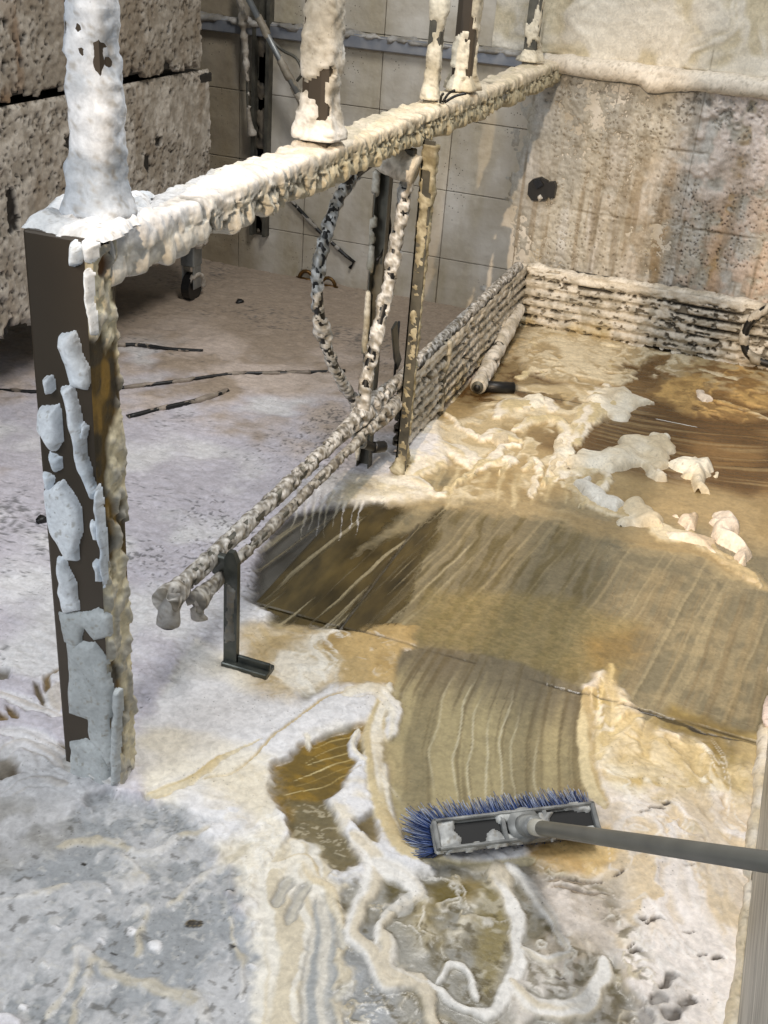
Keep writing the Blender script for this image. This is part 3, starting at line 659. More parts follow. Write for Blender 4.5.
# wide cream smear with grey brushed centre
strand([(300, 850), (300, 890), (292, 950), (298, 1040)], [.05, .075, .085, .09], lin(234, 228, 216), lin(214, 202, 178), h=.009, flat=75, flong=2, seed=21, big=.022, small=.008)
strand([(318, 900), (316, 960), (316, 1040)], [.014, .030, .034], lin(158, 160, 160), lin(212, 206, 194), h=.003, flat=70, flong=2.5, seed=22, w=.5)
for pp in ([(290, 880), (276, 908)], [(308, 884), (286, 925)], [(335, 930), (342, 950)], [(338, 1000), (345, 985)]):
    strand(pp, .014, lin(172, 168, 160), lin(196, 190, 176), h=.003, w=.5, big=.003, soft=.5)
strand([(268, 872), (286, 868), (304, 862), (312, 880), (330, 896), (336, 930)], [.008, .012, .014, .012, .012, .008], C_CREAM, lin(214, 196, 160), h=.014, seed=23)
# thin webs of foam over the wet floor
wp_ = W([(330, 880), (520, 872), (620, 900), (668, 980), (668, 1040), (330, 1040)]); gw = Sub(wp_, .05)
sdw = poly_sd(*gw.warp(.02, .01), wp_); mw = ss(.02, -.02, sdw)
qw = f2(gw.X*17+.5*N_C[gw.s]+S_A[gw.s], gw.Y*14+.5*N_D[gw.s]+S_B[gw.s], 95, 2, .4); qv = f2(gw.X*38+.6*N_C[gw.s], gw.Y*30+.6*N_D[gw.s], 96, 2)
web = np.maximum(ss(.16, .03, np.abs(qw))*ss(-.5, .1, f2(gw.X*6, gw.Y*6, 97, 2)), .75*ss(.14, .03, np.abs(qv))*ss(.0, .4, f2(gw.X*7, gw.Y*7, 98, 2)))
put(gw.s, mw*web*.85, cmix(lin(230, 224, 212), lin(204, 190, 160), ss(-.4, .4, N_C[gw.s])), hadd=.004)
put(gw.s, mw*ss(.35, .7, f2(gw.X*60, gw.Y*70, 99, 3)+.3*N_A[gw.s])*(1-web)*.7, lin(96, 84, 50))
# white ropes
ROPES = [([(352, 836), (372, 862), (362, 900), (352, 935), (372, 955), (392, 985), (420, 985), (434, 1040)], [.022, .024, .022, .022, .022, .02, .014, .010]),
    ([(372, 866), (400, 878), (412, 896), (396, 905), (382, 925), (376, 945)], [.03, .028, .02, .012, .010, .010]),
    ([(384, 935), (392, 968), (412, 984), (436, 992)], [.012, .016, .018, .016]),
    ([(430, 985), (456, 1005), (490, 1012), (506, 995), (516, 965), (514, 920), (500, 885), (492, 868)], [.008, .010, .014, .016, .016, .016, .02, .022]),
    ([(440, 985), (455, 968), (470, 975), (480, 1000)], [.008, .010, .008, .008]),
    ([(505, 868), (528, 890), (552, 920), (566, 950)], [.014, .018, .016, .014]),
    ([(512, 985), (540, 1008), (580, 1010), (604, 985), (606, 960)], [.012, .02, .026, .022, .014]),
    ([(520, 950), (545, 962), (570, 955)], [.006, .01, .006])]
for q, (pp, ww) in enumerate(ROPES):
    strand(pp, ww, lin(238, 234, 228), lin(218, 206, 184), h=.011, flat=60, flong=4, seed=30+q, big=.004, small=.006, soft=.5, op=.95)
strand([(380, 905), (400, 912), (396, 895)], .012, lin(176, 174, 168), lin(200, 194, 184), h=.004, op=.6)
area_px([(520, 880), (560, 890), (610, 905), (620, 960), (570, 940), (540, 910)], lin(226, 214, 204), lin(206, 192, 178), soft=.02, op=.7, h=.009, tex=lambda g, x, y: ss(-.3, .5, f2((x+y*.8)*20, (y-x)*4, 58, 3)))
for pp in ([(545, 886), (580, 890), (605, 886)], [(552, 894), (590, 902), (612, 900)]):
    strand(pp, [.004, .008, .003], lin(80, 66, 50), lin(150, 130, 104), h=.003, op=.8, flat=200, flong=20, small=.008)
# black flecks in the foam at the lower right
for cx, cy, rr in [(655, 935, .004), (648, 930, .006), (662, 930, .004), (640, 955, .004), (634, 950, .003), (652, 812, .006), (660, 806, .005), (644, 818, .004), (668, 1002, .014), (680, 1016, .012), (672, 985, .009), (648, 1016, .010), (690, 1006, .007), (700, 960, .003), (712, 962, .003), (684, 870, .003), (690, 940, .003), (622, 880, .003), (560, 975, .003)]:
    strand([(cx-3, cy+1), (cx+4, cy-1)], rr, C_BLACK, lin(90, 80, 70), h=.004, soft=.5, taper=False, big=.008, small=.012)
area_px([(640, 1000), (690, 985), (700, 1040), (630, 1040)], lin(190, 184, 178), lin(120, 112, 104), soft=.02, op=.6, big=.02, small=.02, tex=lambda g, x, y: ss(.1, .5, f2(x*50, y*50, 59, 3)))
# swirls left of the post
for q, pp in enumerate([[(36, 690), (44, 706), (52, 714)], [(58, 672), (48, 684), (52, 704), (64, 716)], [(8, 716), (20, 726)], [(0, 722), (10, 728)], [(52, 748), (70, 752)]]):
    strand(pp, [.006, .010, .005], C_GOLD*.8, lin(110, 96, 60), h=.002, op=.9, soft=.5, seed=q)
area_px([(-10, 756), (16, 760), (14, 776), (-10, 784)], lin(110, 100, 86), lin(160, 152, 140), soft=.01, h=.0)
area_px([(-10, 672), (10, 674), (8, 686), (-10, 688)], lin(120, 114, 104), soft=.01, h=.0)
for q, pp in enumerate([[(0, 700), (30, 712), (66, 722)], [(0, 738), (34, 742), (68, 760)], [(0, 758), (24, 748), (50, 760), (70, 775)], [(0, 800), (30, 785), (64, 790)], [(60, 690), (54, 700), (62, 716)]]):
    strand(pp, [.016, .022, .012], C_WHITE, lin(216, 208, 200), h=.016, flat=80, seed=q, op=.9)
# joints of the slabs dip under the film
for yj in (1.955, 3.56):
    dj = np.abs(Y-yj-.004*N_A); mj = np.exp(-(dj/.004)**2)*(X > -.88)*ss(.012, .004, hgt)*ss(-.7, .2, f2(X*6, Y*0+yj, 90, 2))
    put(np.s_[:, :], mj*.85, lin(48, 42, 30), hadd=-.006)
dj = np.abs(X+.73+.002*N_A); mj = np.exp(-(dj/.003)**2)*((Y > 1.955) & (Y < 2.5))*ss(.012, .004, hgt); put(np.s_[:, :], mj*.8, lin(48, 42, 30), hadd=-.006)
# relief of the foam itself
thick = ss(.004, .012, hgt)
hgt += thick*(.0012*N_C+.0008*N_F+.0005*f2(X*130, Y*130, 91, 2)) + (1-thick)*.0002*N_F
film = (X > -.9) & (hgt > -.0025); hgt = np.where(film, np.maximum(hgt, .0006), hgt)
fine = f2(X*60, Y*60, 92, 3); col *= (1-.10*ss(.1, .7, fine))[..., None]
wet = np.clip(wet, 0, 1)*(1-.5*thick)

V = np.stack([X, Y, hgt], -1).reshape(-1, 3); Q = grid_quads(len(xs), len(ys))
CC = np.concatenate([np.clip(col, 0, 1), alp[..., None]], -1).reshape(-1, 4); WW = wet.ravel()
qc = V[Q].mean(1); lowq = (V[Q][:, :, 2] < -.0025).all(1)
near = (qc[:, 1] < 1.30+.05*np.sin(qc[:, 0]*9)) | ((qc[:, 1] < 1.9) & (qc[:, 0] > -.90) & (qc[:, 0] < -.42-.6*np.clip(1.55-qc[:, 1], 0, 1)))
pen_q = (qc[:, 0] > -.90) & ~near
pass_q = ~near & ~pen_q
for nm, sel, lab, cat in (('foam_blanket', pass_q, 'white foam blanket spread over the passage floor left of the low rail', 'foam'),
        ('dirty_water', pen_q, 'brown and tan soapy slurry smeared over the pen floor inside the rails', 'dirty water'),
        ('rinsed_foam', near, 'swirled cream foam and suds on the grey concrete in the foreground', 'foam')):
    v_, q_, c_, w_ = compact(V, Q[sel], CC, WW)
    tag(link(nm, mesh_np(nm, v_, q_, c_, w_), M_FILM), lab, cat, kind='stuff')
# ================================================================== OBJECTS
# ------------------------------------------------------------------ foam crust hanging on the back wall
wx = np.arange(-1.16, .75, .0045); wz = np.arange(.10, 1.60, .0045)
A, B = np.meshgrid(wx, wz, indexing='ij')
nA = f2(A*5, B*5, 101, 3); nC = f2(A*25, B*25, 102, 3); nF = f2(A*80, B*80, 103, 3)
hc = .006+.006*nA+.004*nC+.002*nF
cc = cmix(lin(162, 158, 148), lin(196, 193, 187), ss(-.5, .5, nA))
cc = cmix(cc, lin(178, 172, 158), ss(-.2, .5, f2(A*16, B*2.5, 104, 3))*.8)
# ochre runs of rusty water
runs = ss(.05, .45, f2(A*7+.3*nA, B*.7, 105, 2)+.25*f2(A*38, B*2, 106, 2)-.3*ss(.95, .75, B)*0)*ss(.98, .80, B)*ss(-1.0, -.85, A+.1*nA)
for xr, wr in ((-.885, .035), (-.64, .05), (-.50, .07), (-.42, .03), (-.20, .03)):
    runs = np.maximum(runs*.5, .95*np.exp(-((A-xr-.015*f2(B*5, A*0+xr, 107, 2))/wr)**2)*ss(.98, .6, B+.2*nC)*ss(-.4, .3, nC+.5))
cc = cmix(cc, lin(174, 134, 66), runs*.85)
cc = cmix(cc, lin(120, 98, 60), ss(.45, .9, f2(A*38, B*2.2, 108, 3))*.5*ss(.9, .5, B))
pinkr = ss(-.45, -.2, A+.06*nA)*ss(1.0, .8, B)
cc = cmix(cc, lin(206, 180, 160), pinkr*.6*ss(-.4, .4, nC))
# popped bubbles: round pits with dark bottoms
for sc, dens, rad, sd_ in ((30, .45, .11, 111), (55, .6, .16, 112), (95, .5, .24, 113)):
    d, v = worley(A*sc+.15*nC, B*sc*.9, sd_, dens)
    gate = ss(-.1, .35, f2(A*6, B*4, sd_+5, 2)+.25*ss(.5, .9, B)+.15)
    r_ = rad*(.4+.9*v); pm = ss(r_, r_*.55, d)*gate*(B < .95)
    hc = hc-pm*.010+.003*np.exp(-((d-r_*1.25)/(.3*r_+1e-3))**2)*gate*(B < .95)
    cc = cmix(cc, lin(58, 48, 36), pm*.9)
cc = cmix(cc, lin(126, 116, 98), ss(.1, .6, f2(A*34, B*7, 119, 4))*.4*(B < .97))
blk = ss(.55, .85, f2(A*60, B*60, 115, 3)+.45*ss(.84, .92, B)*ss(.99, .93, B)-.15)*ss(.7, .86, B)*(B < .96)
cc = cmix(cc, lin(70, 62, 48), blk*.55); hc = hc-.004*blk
# lumps: fresh foam at upper right and above the ledge
lump = ss(.55, .75, B+.12*nA)*ss(-.36, -.22, A+.06*nC)*(B < .97)
hc = hc+lump*(.014+.010*f2(A*14, B*14, 116, 3)); cc = cmix(cc, lin(226, 214, 206), lump*.8*ss(-.5, .2, nC))
top = ss(.97, 1.0, B)
tl = f2(A*10+1.2*nA, B*9, 117, 3)
cc = cmix(cc, cmix(lin(200, 188, 160), lin(220, 212, 196), ss(-.4, .4, tl)), top)
hc = lerp(hc, .010+.006*tl+.002*nC, top)
jt = np.minimum(np.abs(((A+1.283) % .305)-.1525), 1)   # tile joints still print through the foam
pr = (np.abs(((A+1.283+.1525) % .305)-.1525) < .004) | (np.abs(((B+.07+.135) % .27)-.135) < .004)
hc = hc-pr*.004*ss(-.2, .3, nA); cc = cmix(cc, lin(110, 98, 76), pr*.5*ss(-.1, .3, nA+.3*nC))
edge = A-(-1.0+.10*f2(B*4, A*0, 118, 3)+.05*nC); hc = np.where(B < .99, lerp(-.004, hc, ss(-.06, .05, edge)), hc)
Vw = np.stack([A, YB-.0005-hc, B], -1).reshape(-1, 3); Qw = grid_quads(len(wx), len(wz))[:, ::-1]
keep = ~((hc.ravel()[Qw] < -.001).all(1)); Vw, Qw, cw = compact(Vw, Qw[keep], cc.reshape(-1, 3))
tag(link('foam_crust', mesh_np('foam_crust', Vw, Qw, np.clip(cw, 0, 1)), M_FOAM), 'pitted grey and ochre foam crust clinging to the back wall', 'foam', kind='stuff')

# ------------------------------------------------------------------ ledge rail along the back wall
PAINTBLUE = mat_plain('worn_blue_grey_steel', (112, 118, 130), .45, .4, col2=(156, 156, 158), scale=18, bump=.3)
lg = thing('wall_ledge', (-.9, YB, .97), 'foam-topped steel ledge running along the back wall at the height of the thick top rail', 'ledge')
box('channel', (-3.4, YB-.035, .955), (1.9, YB, 1.005), PAINTBLUE, lg, .004)
def ledge_off(P, N, s, th):
    d = .003+.004*f3(P, 14, 131, 3)+.002*f3(P, 60, 132, 2)
    dn = np.clip(-N[..., 2], 0, 1); dr = np.clip(n2(P[..., 0]*9, P[..., 0]*0, 133)*1.4-.1, 0, 1)
    return d+dn*(.002+.035*dr**3)
coat('foam', [(-.95, YB-.03, .985), (-.4, YB-.03, .985), (.8, YB-.03, .985)], .026, .030, lg, n=30, step=.006, off=ledge_off, col=foam_col(lin(226, 216, 200), lin(206, 196, 180), 3, 10, .35))
coat('foam', [(-3.3, YB-.02, 1.0), (-2.0, YB-.02, 1.0), (-.95, YB-.02, 1.0)], .022, .010, lg, n=16, step=.012, off=foam_off(.010, .001, 45, .15, 6), col=foam_col(lin(180, 176, 170), lin(130, 126, 120), 8))

# ------------------------------------------------------------------ the big post with top rail and uprights
PX0, PX1, PY0, RH, PD = -.997, -.894, 1.295, 1.0, .066
post = thing('rail_post', (-.93, PY0+.04, 0), 'thick square dark brown steel post in the left foreground, spotted with white foam', 'post')
box('tube', (PX0, PY0, 0), (PX1, PY0+PD, RH-.004), M_DARKSTEEL, post, .004, 2)
def onpost(px): return [(p[0], p[2]) for p in (atY(x, y, PY0) for x, y in px)]
PATCH = [[(60, 335), (76, 330), (84, 352), (92, 372), (90, 388), (74, 384), (66, 362), (57, 345)],
    [(64, 388), (76, 386), (80, 410), (86, 450), (94, 480), (100, 492), (94, 498), (84, 478), (72, 440)],
    [(40, 405), (58, 402), (62, 418), (62, 440), (54, 452), (40, 430)], [(50, 452), (64, 458), (66, 470), (58, 474)], [(44, 474), (54, 478), (52, 490), (46, 488)],
    [(46, 488), (66, 480), (82, 510), (80, 560), (70, 562), (50, 530)], [(92, 520), (100, 524), (100, 540), (94, 540)],
    [(58, 556), (66, 556), (78, 590), (80, 610), (66, 612), (60, 590)], [(58, 612), (80, 610), (98, 606), (112, 618), (110, 634), (96, 640), (84, 626), (80, 650), (64, 640)],
    [(68, 640), (96, 640), (110, 660), (114, 740), (112, 770), (92, 740), (88, 720), (70, 712)], [(70, 740), (86, 738), (108, 752), (112, 796), (80, 784), (70, 770)],
    [(44, 376), (52, 374), (53, 388), (47, 392)], [(73, 240), (86, 246), (84, 262), (76, 266)], [(86, 264), (94, 270), (92, 300), (96, 330), (92, 338), (88, 310)],
    [(84, 240), (98, 244), (96, 258), (88, 260)], [(82, 420), (88, 424), (88, 436), (84, 436)], [(96, 560), (104, 562), (104, 580), (98, 580)], [(96, 480), (104, 500), (108, 540), (106, 590), (102, 570), (100, 520)], [(112, 690), (122, 690), (120, 780), (112, 790)]]
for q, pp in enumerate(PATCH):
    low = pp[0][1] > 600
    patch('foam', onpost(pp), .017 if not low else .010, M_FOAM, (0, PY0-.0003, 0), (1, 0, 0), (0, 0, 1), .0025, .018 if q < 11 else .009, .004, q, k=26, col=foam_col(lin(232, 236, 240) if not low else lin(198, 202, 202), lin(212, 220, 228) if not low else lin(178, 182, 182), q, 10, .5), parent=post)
# stained side of the post
sy = np.arange(PY0-.004, PY0+PD+.005, .003); sz = np.arange(.003, RH-.01, .003)
A, B = np.meshgrid(sy, sz, indexing='ij')
nA = f2(A*30, B*9, 141, 3); nC = f2(A*70, B*50, 142, 3)
mf = ss(-.05, .35, nA+.35*ss(.62, .35, B)+.3*np.sin(B*23)+.25*nC)
cs = cmix(lin(84, 66, 28), lin(54, 48, 36), ss(-.4, .4, nC)); cs = cmix(cs, lin(150, 118, 50), ss(.1, .6, f2(A*40, B*14, 143, 2))*.7)
cs = cmix(cs, cmix(lin(216, 206, 176), lin(176, 172, 160), ss(-.3, .6, nC)), mf)
hs = .0008+mf*(.006+.006*nC+.003*nA); hs = np.where((A < PY0) | (A > PY0+PD-.002), -.001, hs)
hole_ = np.exp(-(((A-PY0-.03)/.018)**2+((B-.955)/.024)**2)*1.5); cs = cmix(cs, lin(96, 62, 20), ss(.3, .6, hole_)); hs = hs*(1-ss(.3, .6, hole_))+.0006
Qs = grid_quads(len(sy), len(sz))
under(link('stained_foam', mesh_np('stained_foam', np.stack([PX1+hs, A, B], -1).reshape(-1, 3), Qs, cs.reshape(-1, 3)), M_FOAM), post)['label'] = 'yellow stained foam on the side of the post'
coat('foam', [(-.943, PY0+.033, .004), (-.943, PY0+.033, .03)], .050, .034, post, n=40, exp=8, off=foam_off(.010, .002, 40, .6, 17), col=foam_col(WHITE, GREYF, 9), up=(0, 1, 0))

rail = thing('top_rail', (-.93, PY0+.1, .95), 'long thick foam-covered steel rail running from the brown post to the back wall', 'rail')
box('tube', (-.972, PY0+.05, .928), (-.898, YB, RH-.022), M_GALV, rail, .004)
def rail_off(P, N, s, th):
    far = np.clip(s/3.0, 0, 1)
    a = f3(P, 34, 151, 3); b = f3(P, 11, 152, 2)
    up_ = np.clip(N[..., 2], 0, 1); side = np.clip(np.abs(N[..., 0]), 0, 1); dn = np.clip(-N[..., 2], 0, 1)
    drip = np.clip(n2(s*60+2.5*n2(s*14, th*.5, 153), th*.9, 154), -.4, 1)
    fine = f3(P, 90, 159, 2)
    d = .004+.003*a+.003*b+.002*fine+side*.006*drip+dn*(.004+.014*np.clip(n2(s*38, th*0, 155)+.2, 0, 1))+up_*.003*(1+b)
    near_ = np.exp(-(s/.26)**2)
    d = d+near_*(.004+.010*np.clip(f3(P, 20, 156, 2), 0, 1)*(1+1.5*dn))
    hn = n3(P[..., 0]*95, P[..., 1]*120, P[..., 2]*95, 157)+.35*n3(P[..., 0]*20, P[..., 1]*14, P[..., 2]*20, 160)+.35*ss(.035, .012, np.abs(P[..., 2]-.945))-.15
    return np.where((hn > .34) & (N[..., 2] < .30) & (s > .30), d-.008, d)
def rail_col(V, o, s, th):
    far = ss(.2, 1.1, s)[:, None]*np.ones(V.shape[1])
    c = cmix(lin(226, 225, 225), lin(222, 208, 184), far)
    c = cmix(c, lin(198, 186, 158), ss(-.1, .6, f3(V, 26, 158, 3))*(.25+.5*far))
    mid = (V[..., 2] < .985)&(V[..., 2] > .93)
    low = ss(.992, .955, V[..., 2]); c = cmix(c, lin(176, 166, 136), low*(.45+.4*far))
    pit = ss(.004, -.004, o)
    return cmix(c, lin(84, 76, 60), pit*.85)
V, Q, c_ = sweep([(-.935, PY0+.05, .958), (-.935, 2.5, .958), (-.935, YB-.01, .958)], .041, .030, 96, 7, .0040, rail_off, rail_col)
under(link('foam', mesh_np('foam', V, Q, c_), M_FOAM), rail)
# heap of foam on the post top
hp = [(p[0], p[1]) for p in (fl(x, y, 1.0) for x, y in [(23, 224), (40, 210), (72, 192), (110, 196), (150, 190), (150, 212), (120, 232), (106, 238), (62, 232)])]
patch('foam', hp, .012, M_FOAM, (0, 0, .996), step=.003, rim=.03, warp=.005, seed=5, col=foam_col(lin(236, 236, 237), lin(206, 210, 214), 4, 25, .4), parent=post, rough=.6, k=45)

def upright(x, y, w, d, label, foam_amp, hole, seed, bare=None, heap=True, n=36, tone=(WHITE, GREYF)):
    t = thing('upright_tube', (x, y, RH), label, 'upright', 'uprights on the top rail')
    tube('tube', [(x, y, RH-.01), (x, y, 1.75)], w*.5, M_DARKSTEEL if w > .05 else M_GALVDARK, t, n=16, exp=9, h=d*.5, up=(0, 1, 0))
    def off(P, N, s, th):
        a = f3(P, 32, seed, 3); b = f3(P, 13, seed+3, 2)
        o = foam_amp*(.35+.45*a+.5*b+.28*f3(P, 75, seed+9, 2))+.002
        hn = f3(P*np.array([1, 1, .45]), 28, seed+6, 2)
        o = np.where(hn > hole, -.006, o)
        if bare is not None: o = np.where(((np.cos(th-bare) > .80) & (s > .10+.03*b)) , -.006, o)
        return o+.020*np.exp(-(s/.035)**2)*(1 if heap else .3)
    coat('foam', [(x, y, RH+.004), (x, y, 1.75)], w*.5, d*.5, t, n=n, exp=6, step=.005, off=off, col=foam_col(tone[0], tone[1], seed, 16, .3), up=(0, 1, 0))
    return t
upright(-.945, 1.41, .056, .050, 'widest foam-plastered upright, on the near end of the top rail beside the brown post', .010, .62, 161, bare=.0, tone=(lin(216, 220, 226), lin(172, 180, 190)))
upright(-.94, 2.20, .062, .055, 'second upright from the post, creamy foam with dark bare gaps down its middle', .010, .42, 171, tone=(lin(226, 222, 214), lin(176, 168, 152)))
upright(-.935, 2.92, .034, .034, 'slim upright with a bare dark base, standing alone at the middle of the top rail', .008, .45, 181, heap=False, tone=(lin(226, 218, 198), lin(190, 180, 156)), n=24)
upright(-.925, 3.16, .056, .050, 'mostly bare dark upright on the top rail, just behind the slim one', .007, .02, 191, tone=(lin(226, 216, 194), lin(190, 178, 150)))
upright(-.955, 4.06, .046, .046, 'farthest upright, with a foam cone at its foot, next to the back wall', .010, .25, 201, tone=(lin(226, 216, 194), lin(200, 188, 162)))
bm = bmesh.new()
tw = thing('wire_tie', (-.90, 2.93, 1.02), 'small black twisted wire tie poking out of the top rail foam', 'wire tie')
for q, (dx, dy, dz) in enumerate([(.012, -.03, .022), (.03, -.005, .028), (.045, .03, .018)]):
    tube('wire', catmull([(-.905+dx*.2, 2.91+dy*.3, 1.0), (-.905+dx*.6, 2.92+dy, 1.0+dz*.8), (-.90+dx, 2.92+dy*1.6, 1.0+dz*1.2)], 4), .0035, M_BLACK, tw, n=6)
bm.free()

# ------------------------------------------------------------------ pipes between top rail and floor
ga = thing('angle_post', (-.872, 2.75, 0), 'slim grey steel angle post standing on the pen floor under the top rail', 'post')
bm = bmesh.new(); add_box(bm, (-.890, 2.748, .0), (-.858, 2.752, .93)); add_box(bm, (-.890, 2.748, .0), (-.886, 2.78, .93)); bm_obj('angle', bm, M_GALVDARK, ga)
coat('foam', [(-.873, 2.762, .004), (-.873, 2.762, .5), (-.873, 2.762, .92)], .015, .012, ga, n=18, exp=4, step=.005, off=lambda P, N, s, th: np.where(f3(P*np.array([1, 1, .5]), 55, 211, 2) > .22+.5*np.clip(s-.30, -.1, .6), -.008, .002+.003*f3(P, 90, 212, 2)+.005*ss(.55, .9, s)+.02*np.exp(-(s/.03)**2)), col=foam_col(lin(184, 176, 150), lin(128, 118, 90), 7, 60, .1), up=(0, 1, 0))
gb = thing('channel_post', (-.985, 2.74, 0), 'narrow steel channel post just left of the foam-wrapped lance pipe', 'post')
bm = bmesh.new(); add_box(bm, (-1.0, 2.745, 0), (-.962, 2.749, .93)); add_box(bm, (-1.0, 2.72, 0), (-.997, 2.749, .93)); add_box(bm, (-.965, 2.72, 0), (-.962, 2.749, .93)); bm_obj('channel', bm, M_GALVDARK, gb)
coat('foam', [(-.998, 2.722, .03), (-.998, 2.722, .92)], .006, .007, gb, n=10, off=foam_off(.004, .001, 70, .25, 19), col=foam_col(lin(206, 202, 190), lin(160, 152, 130), 3), up=(0, 1, 0))
cl = thing('pipe_clamp', (-.93, 2.73, .89), 'foam-smothered clamp joining the two steel posts and the lance pipe under the top rail', 'clamp')
box('bar', (-.985, 2.715, .845), (-.90, 2.74, .91), M_GALVDARK, cl, .003)
coat('foam', [(-.992, 2.725, .880), (-.95, 2.722, .872), (-.915, 2.72, .865), (-.893, 2.72, .860)], [.02]*1 and .024, .030, cl, n=24, step=.004, off=foam_off(.012, .003, 30, .9, 22), col=foam_col(lin(222, 214, 200), lin(190, 180, 160), 6))
lance = thing('lance_pipe', (-.93, 2.54, .27), 'black lance pipe wrapped in white foam, slanting from the clamp down to the low rail', 'pipe')
lp = catmull([(-.915, 2.735, .86), (-.918, 2.72, .78), (-.925, 2.66, .56), (-.93, 2.58, .38), (-.93, 2.545, .25)], 8)
tube('pipe', lp, .013, M_BLACK, lance)
coat('foam', lp, .013, .013, lance, n=22, step=.005, off=foam_off(.006, .003, 130, .46, 31, lump=30), col=foam_col(lin(220, 218, 214), lin(120, 116, 108), 8, 75, -.15), up=(0, 1, 0))
hose = thing('black_hose', (-.97, 2.2, .6), 'black hose bowing out to the left under the top rail, flecked with foam', 'hose')
hpts = [atX(x, y, -.975) for x, y in [(376, 158), (352, 178), (333, 212), (320, 262), (318, 300), (326, 345), (341, 380), (357, 408)]] + [np.array((-.93, 2.52, .20)), np.array((-.90, 2.56, .16)), np.array((-.88, 2.60, .15))]
hpp = catmull(hpts, 8); tube('hose', hpp, .0125, M_BLACK, hose, up=(1, 0, 0))
tube('end_fitting', hpp[-8:], .016, M_BLACK, hose, up=(1, 0, 0))
coat('foam', hpp[6:-12], .0125, .0125, hose, n=20, step=.005, off=lambda P, N, s, th: np.where(f3(P, 110, 221, 2)+.8*ss(.12, .0, s) > .42, -.006, .002+.004*f3(P, 60, 222, 2)+.008*np.exp(-((s-.46)/.035)**2)), col=foam_col(lin(204, 204, 202), lin(110, 110, 106), 4, 80, -.1), up=(1, 0, 0))
hk = thing('hanging_hook', (-.96, 2.95, .25), 'small dark hook hanging behind the lance pipe', 'hook')
tube('plate', [(-.965, 2.86, .40), (-.965, 2.90, .30), (-.965, 2.93, .26)], .02, M_GALVDARK, hk, n=8, exp=5, h=.004, up=(1, 0, 0))
tube('rod', [(-.965, 2.90, .40), (-.965, 2.90, .22)], .004, M_BLACK, hk, n=6, up=(0, 1, 0))
tube('spring_wire', catmull([atX(388, 210, -.97), atX(390, 230, -.97), atX(383, 252, -.97), atX(377, 260, -.97)], 4), .004, M_BLACK, hk, n=6, up=(1, 0, 0))

# ------------------------------------------------------------------ low rail, its bracket and the slatted side panel
LX, LZ = -.93, .25
low = thing('low_rail', (LX, 1.55, .2), 'low foam-crusted double pipe rail running along the left edge of the pen', 'rail')
tube('pipe', [(LX, 1.55, LZ), (LX, 3.0, LZ), (LX, 4.2, LZ)], .014, M_GALVDARK, low, n=12)
tube('pipe', [(LX+.026, 1.62, LZ-.034), (LX+.026, 2.8, LZ-.034)], .008, M_GALVDARK, low, n=10)
def low_off(seed, amp, hole):
    def f(P, N, s, th):
        a = f3(P, 85, seed, 3); b = f3(P, 26, seed+2, 2)
        hn = f3(P*np.array([1, .6, 1]), 95, seed+4, 2)
        thr = hole+.3*np.clip(N[..., 2], 0, 1)+.25*ss(1.0, 1.6, s)
        return np.where(hn > thr, -.005, amp*(.5+.5*a+.4*b)+.003+.010*np.exp(-(s/.05)**2)+.012*np.exp(-((s-1.06)/.12)**2))
    return f
coat('foam', [(LX, 1.54, LZ), (LX, 3.0, LZ), (LX, 4.2, LZ)], .014, .014, low, n=28, step=.0055, off=low_off(231, .0035, .16), col=foam_col(lin(224, 220, 214), lin(96, 90, 80), 9, 120, -.1))
coat('foam', [(LX+.026, 1.61, LZ-.034), (LX+.026, 2.8, LZ-.034)], .008, .009, low, n=20, step=.0055, off=low_off(241, .003, .18), col=foam_col(lin(206, 202, 194), lin(90, 84, 76), 3, 120, -.15))
tube('end_knob', [(LX, 1.56, LZ-.005), (LX, 1.548, LZ-.062)], .015, M_BLACK, low, n=12, up=(1, 0, 0))
coat('foam', [(LX, 1.565, LZ+.012), (LX, 1.555, LZ-.02), (LX, 1.548, LZ-.056)], .017, .017, low, n=22, step=.005, up=(1, 0, 0), off=foam_off(.004, .003, 60, .50, 25), col=foam_col(lin(210, 208, 206), lin(140, 136, 130), 2))
coat('foam', [(LX+.026, 1.63, LZ-.022), (LX+.026, 1.625, LZ-.078)], .015, .014, low, n=20, step=.005, up=(1, 0, 0), off=foam_off(.003, .002, 60, .4, 26), col=foam_col(lin(204, 200, 194), lin(140, 136, 128), 5))
bk = thing('bar_bracket', (-.87, 1.74, 0), 'dark L-shaped flat steel bracket holding up the near end of the low rail', 'bracket')
bm = bmesh.new()
prof = [(0, 0), (.030, 0), (.030, .262), (.020, .285), (.008, .285), (0, .268)]
bx0, by0 = -.893, 1.705
f0 = [bm.verts.new((bx0+a, by0, b)) for a, b in prof]; f1 = [bm.verts.new((bx0+a, by0+.014, b)) for a, b in prof]
bm.faces.new(f0); bm.faces.new(f1[::-1])
for i in range(6): bm.faces.new((f0[i], f1[i], f1[(i+1) % 6], f0[(i+1) % 6]))
bmesh.ops.recalc_face_normals(bm, faces=bm.faces)
M_IRON = mat_plain('dark_greenish_iron', (58, 62, 60), .32, .6, col2=(96, 98, 92), scale=30, bump=.2)
bm_obj('bar', bm, M_IRON, bk)
bm = bmesh.new(); add_box(bm, (bx0, by0-.012, 0), (bx0+.105, by0+.030, .022), .002); add_box(bm, (bx0+.03, by0+.004, .018), (bx0+.105, by0+.012, .038), .002); bm_obj('foot', bm, M_IRON, bk)
box('clip', (bx0-.035, by0+.012, .215), (bx0+.006, by0+.03, .262), M_IRON, bk, .003)
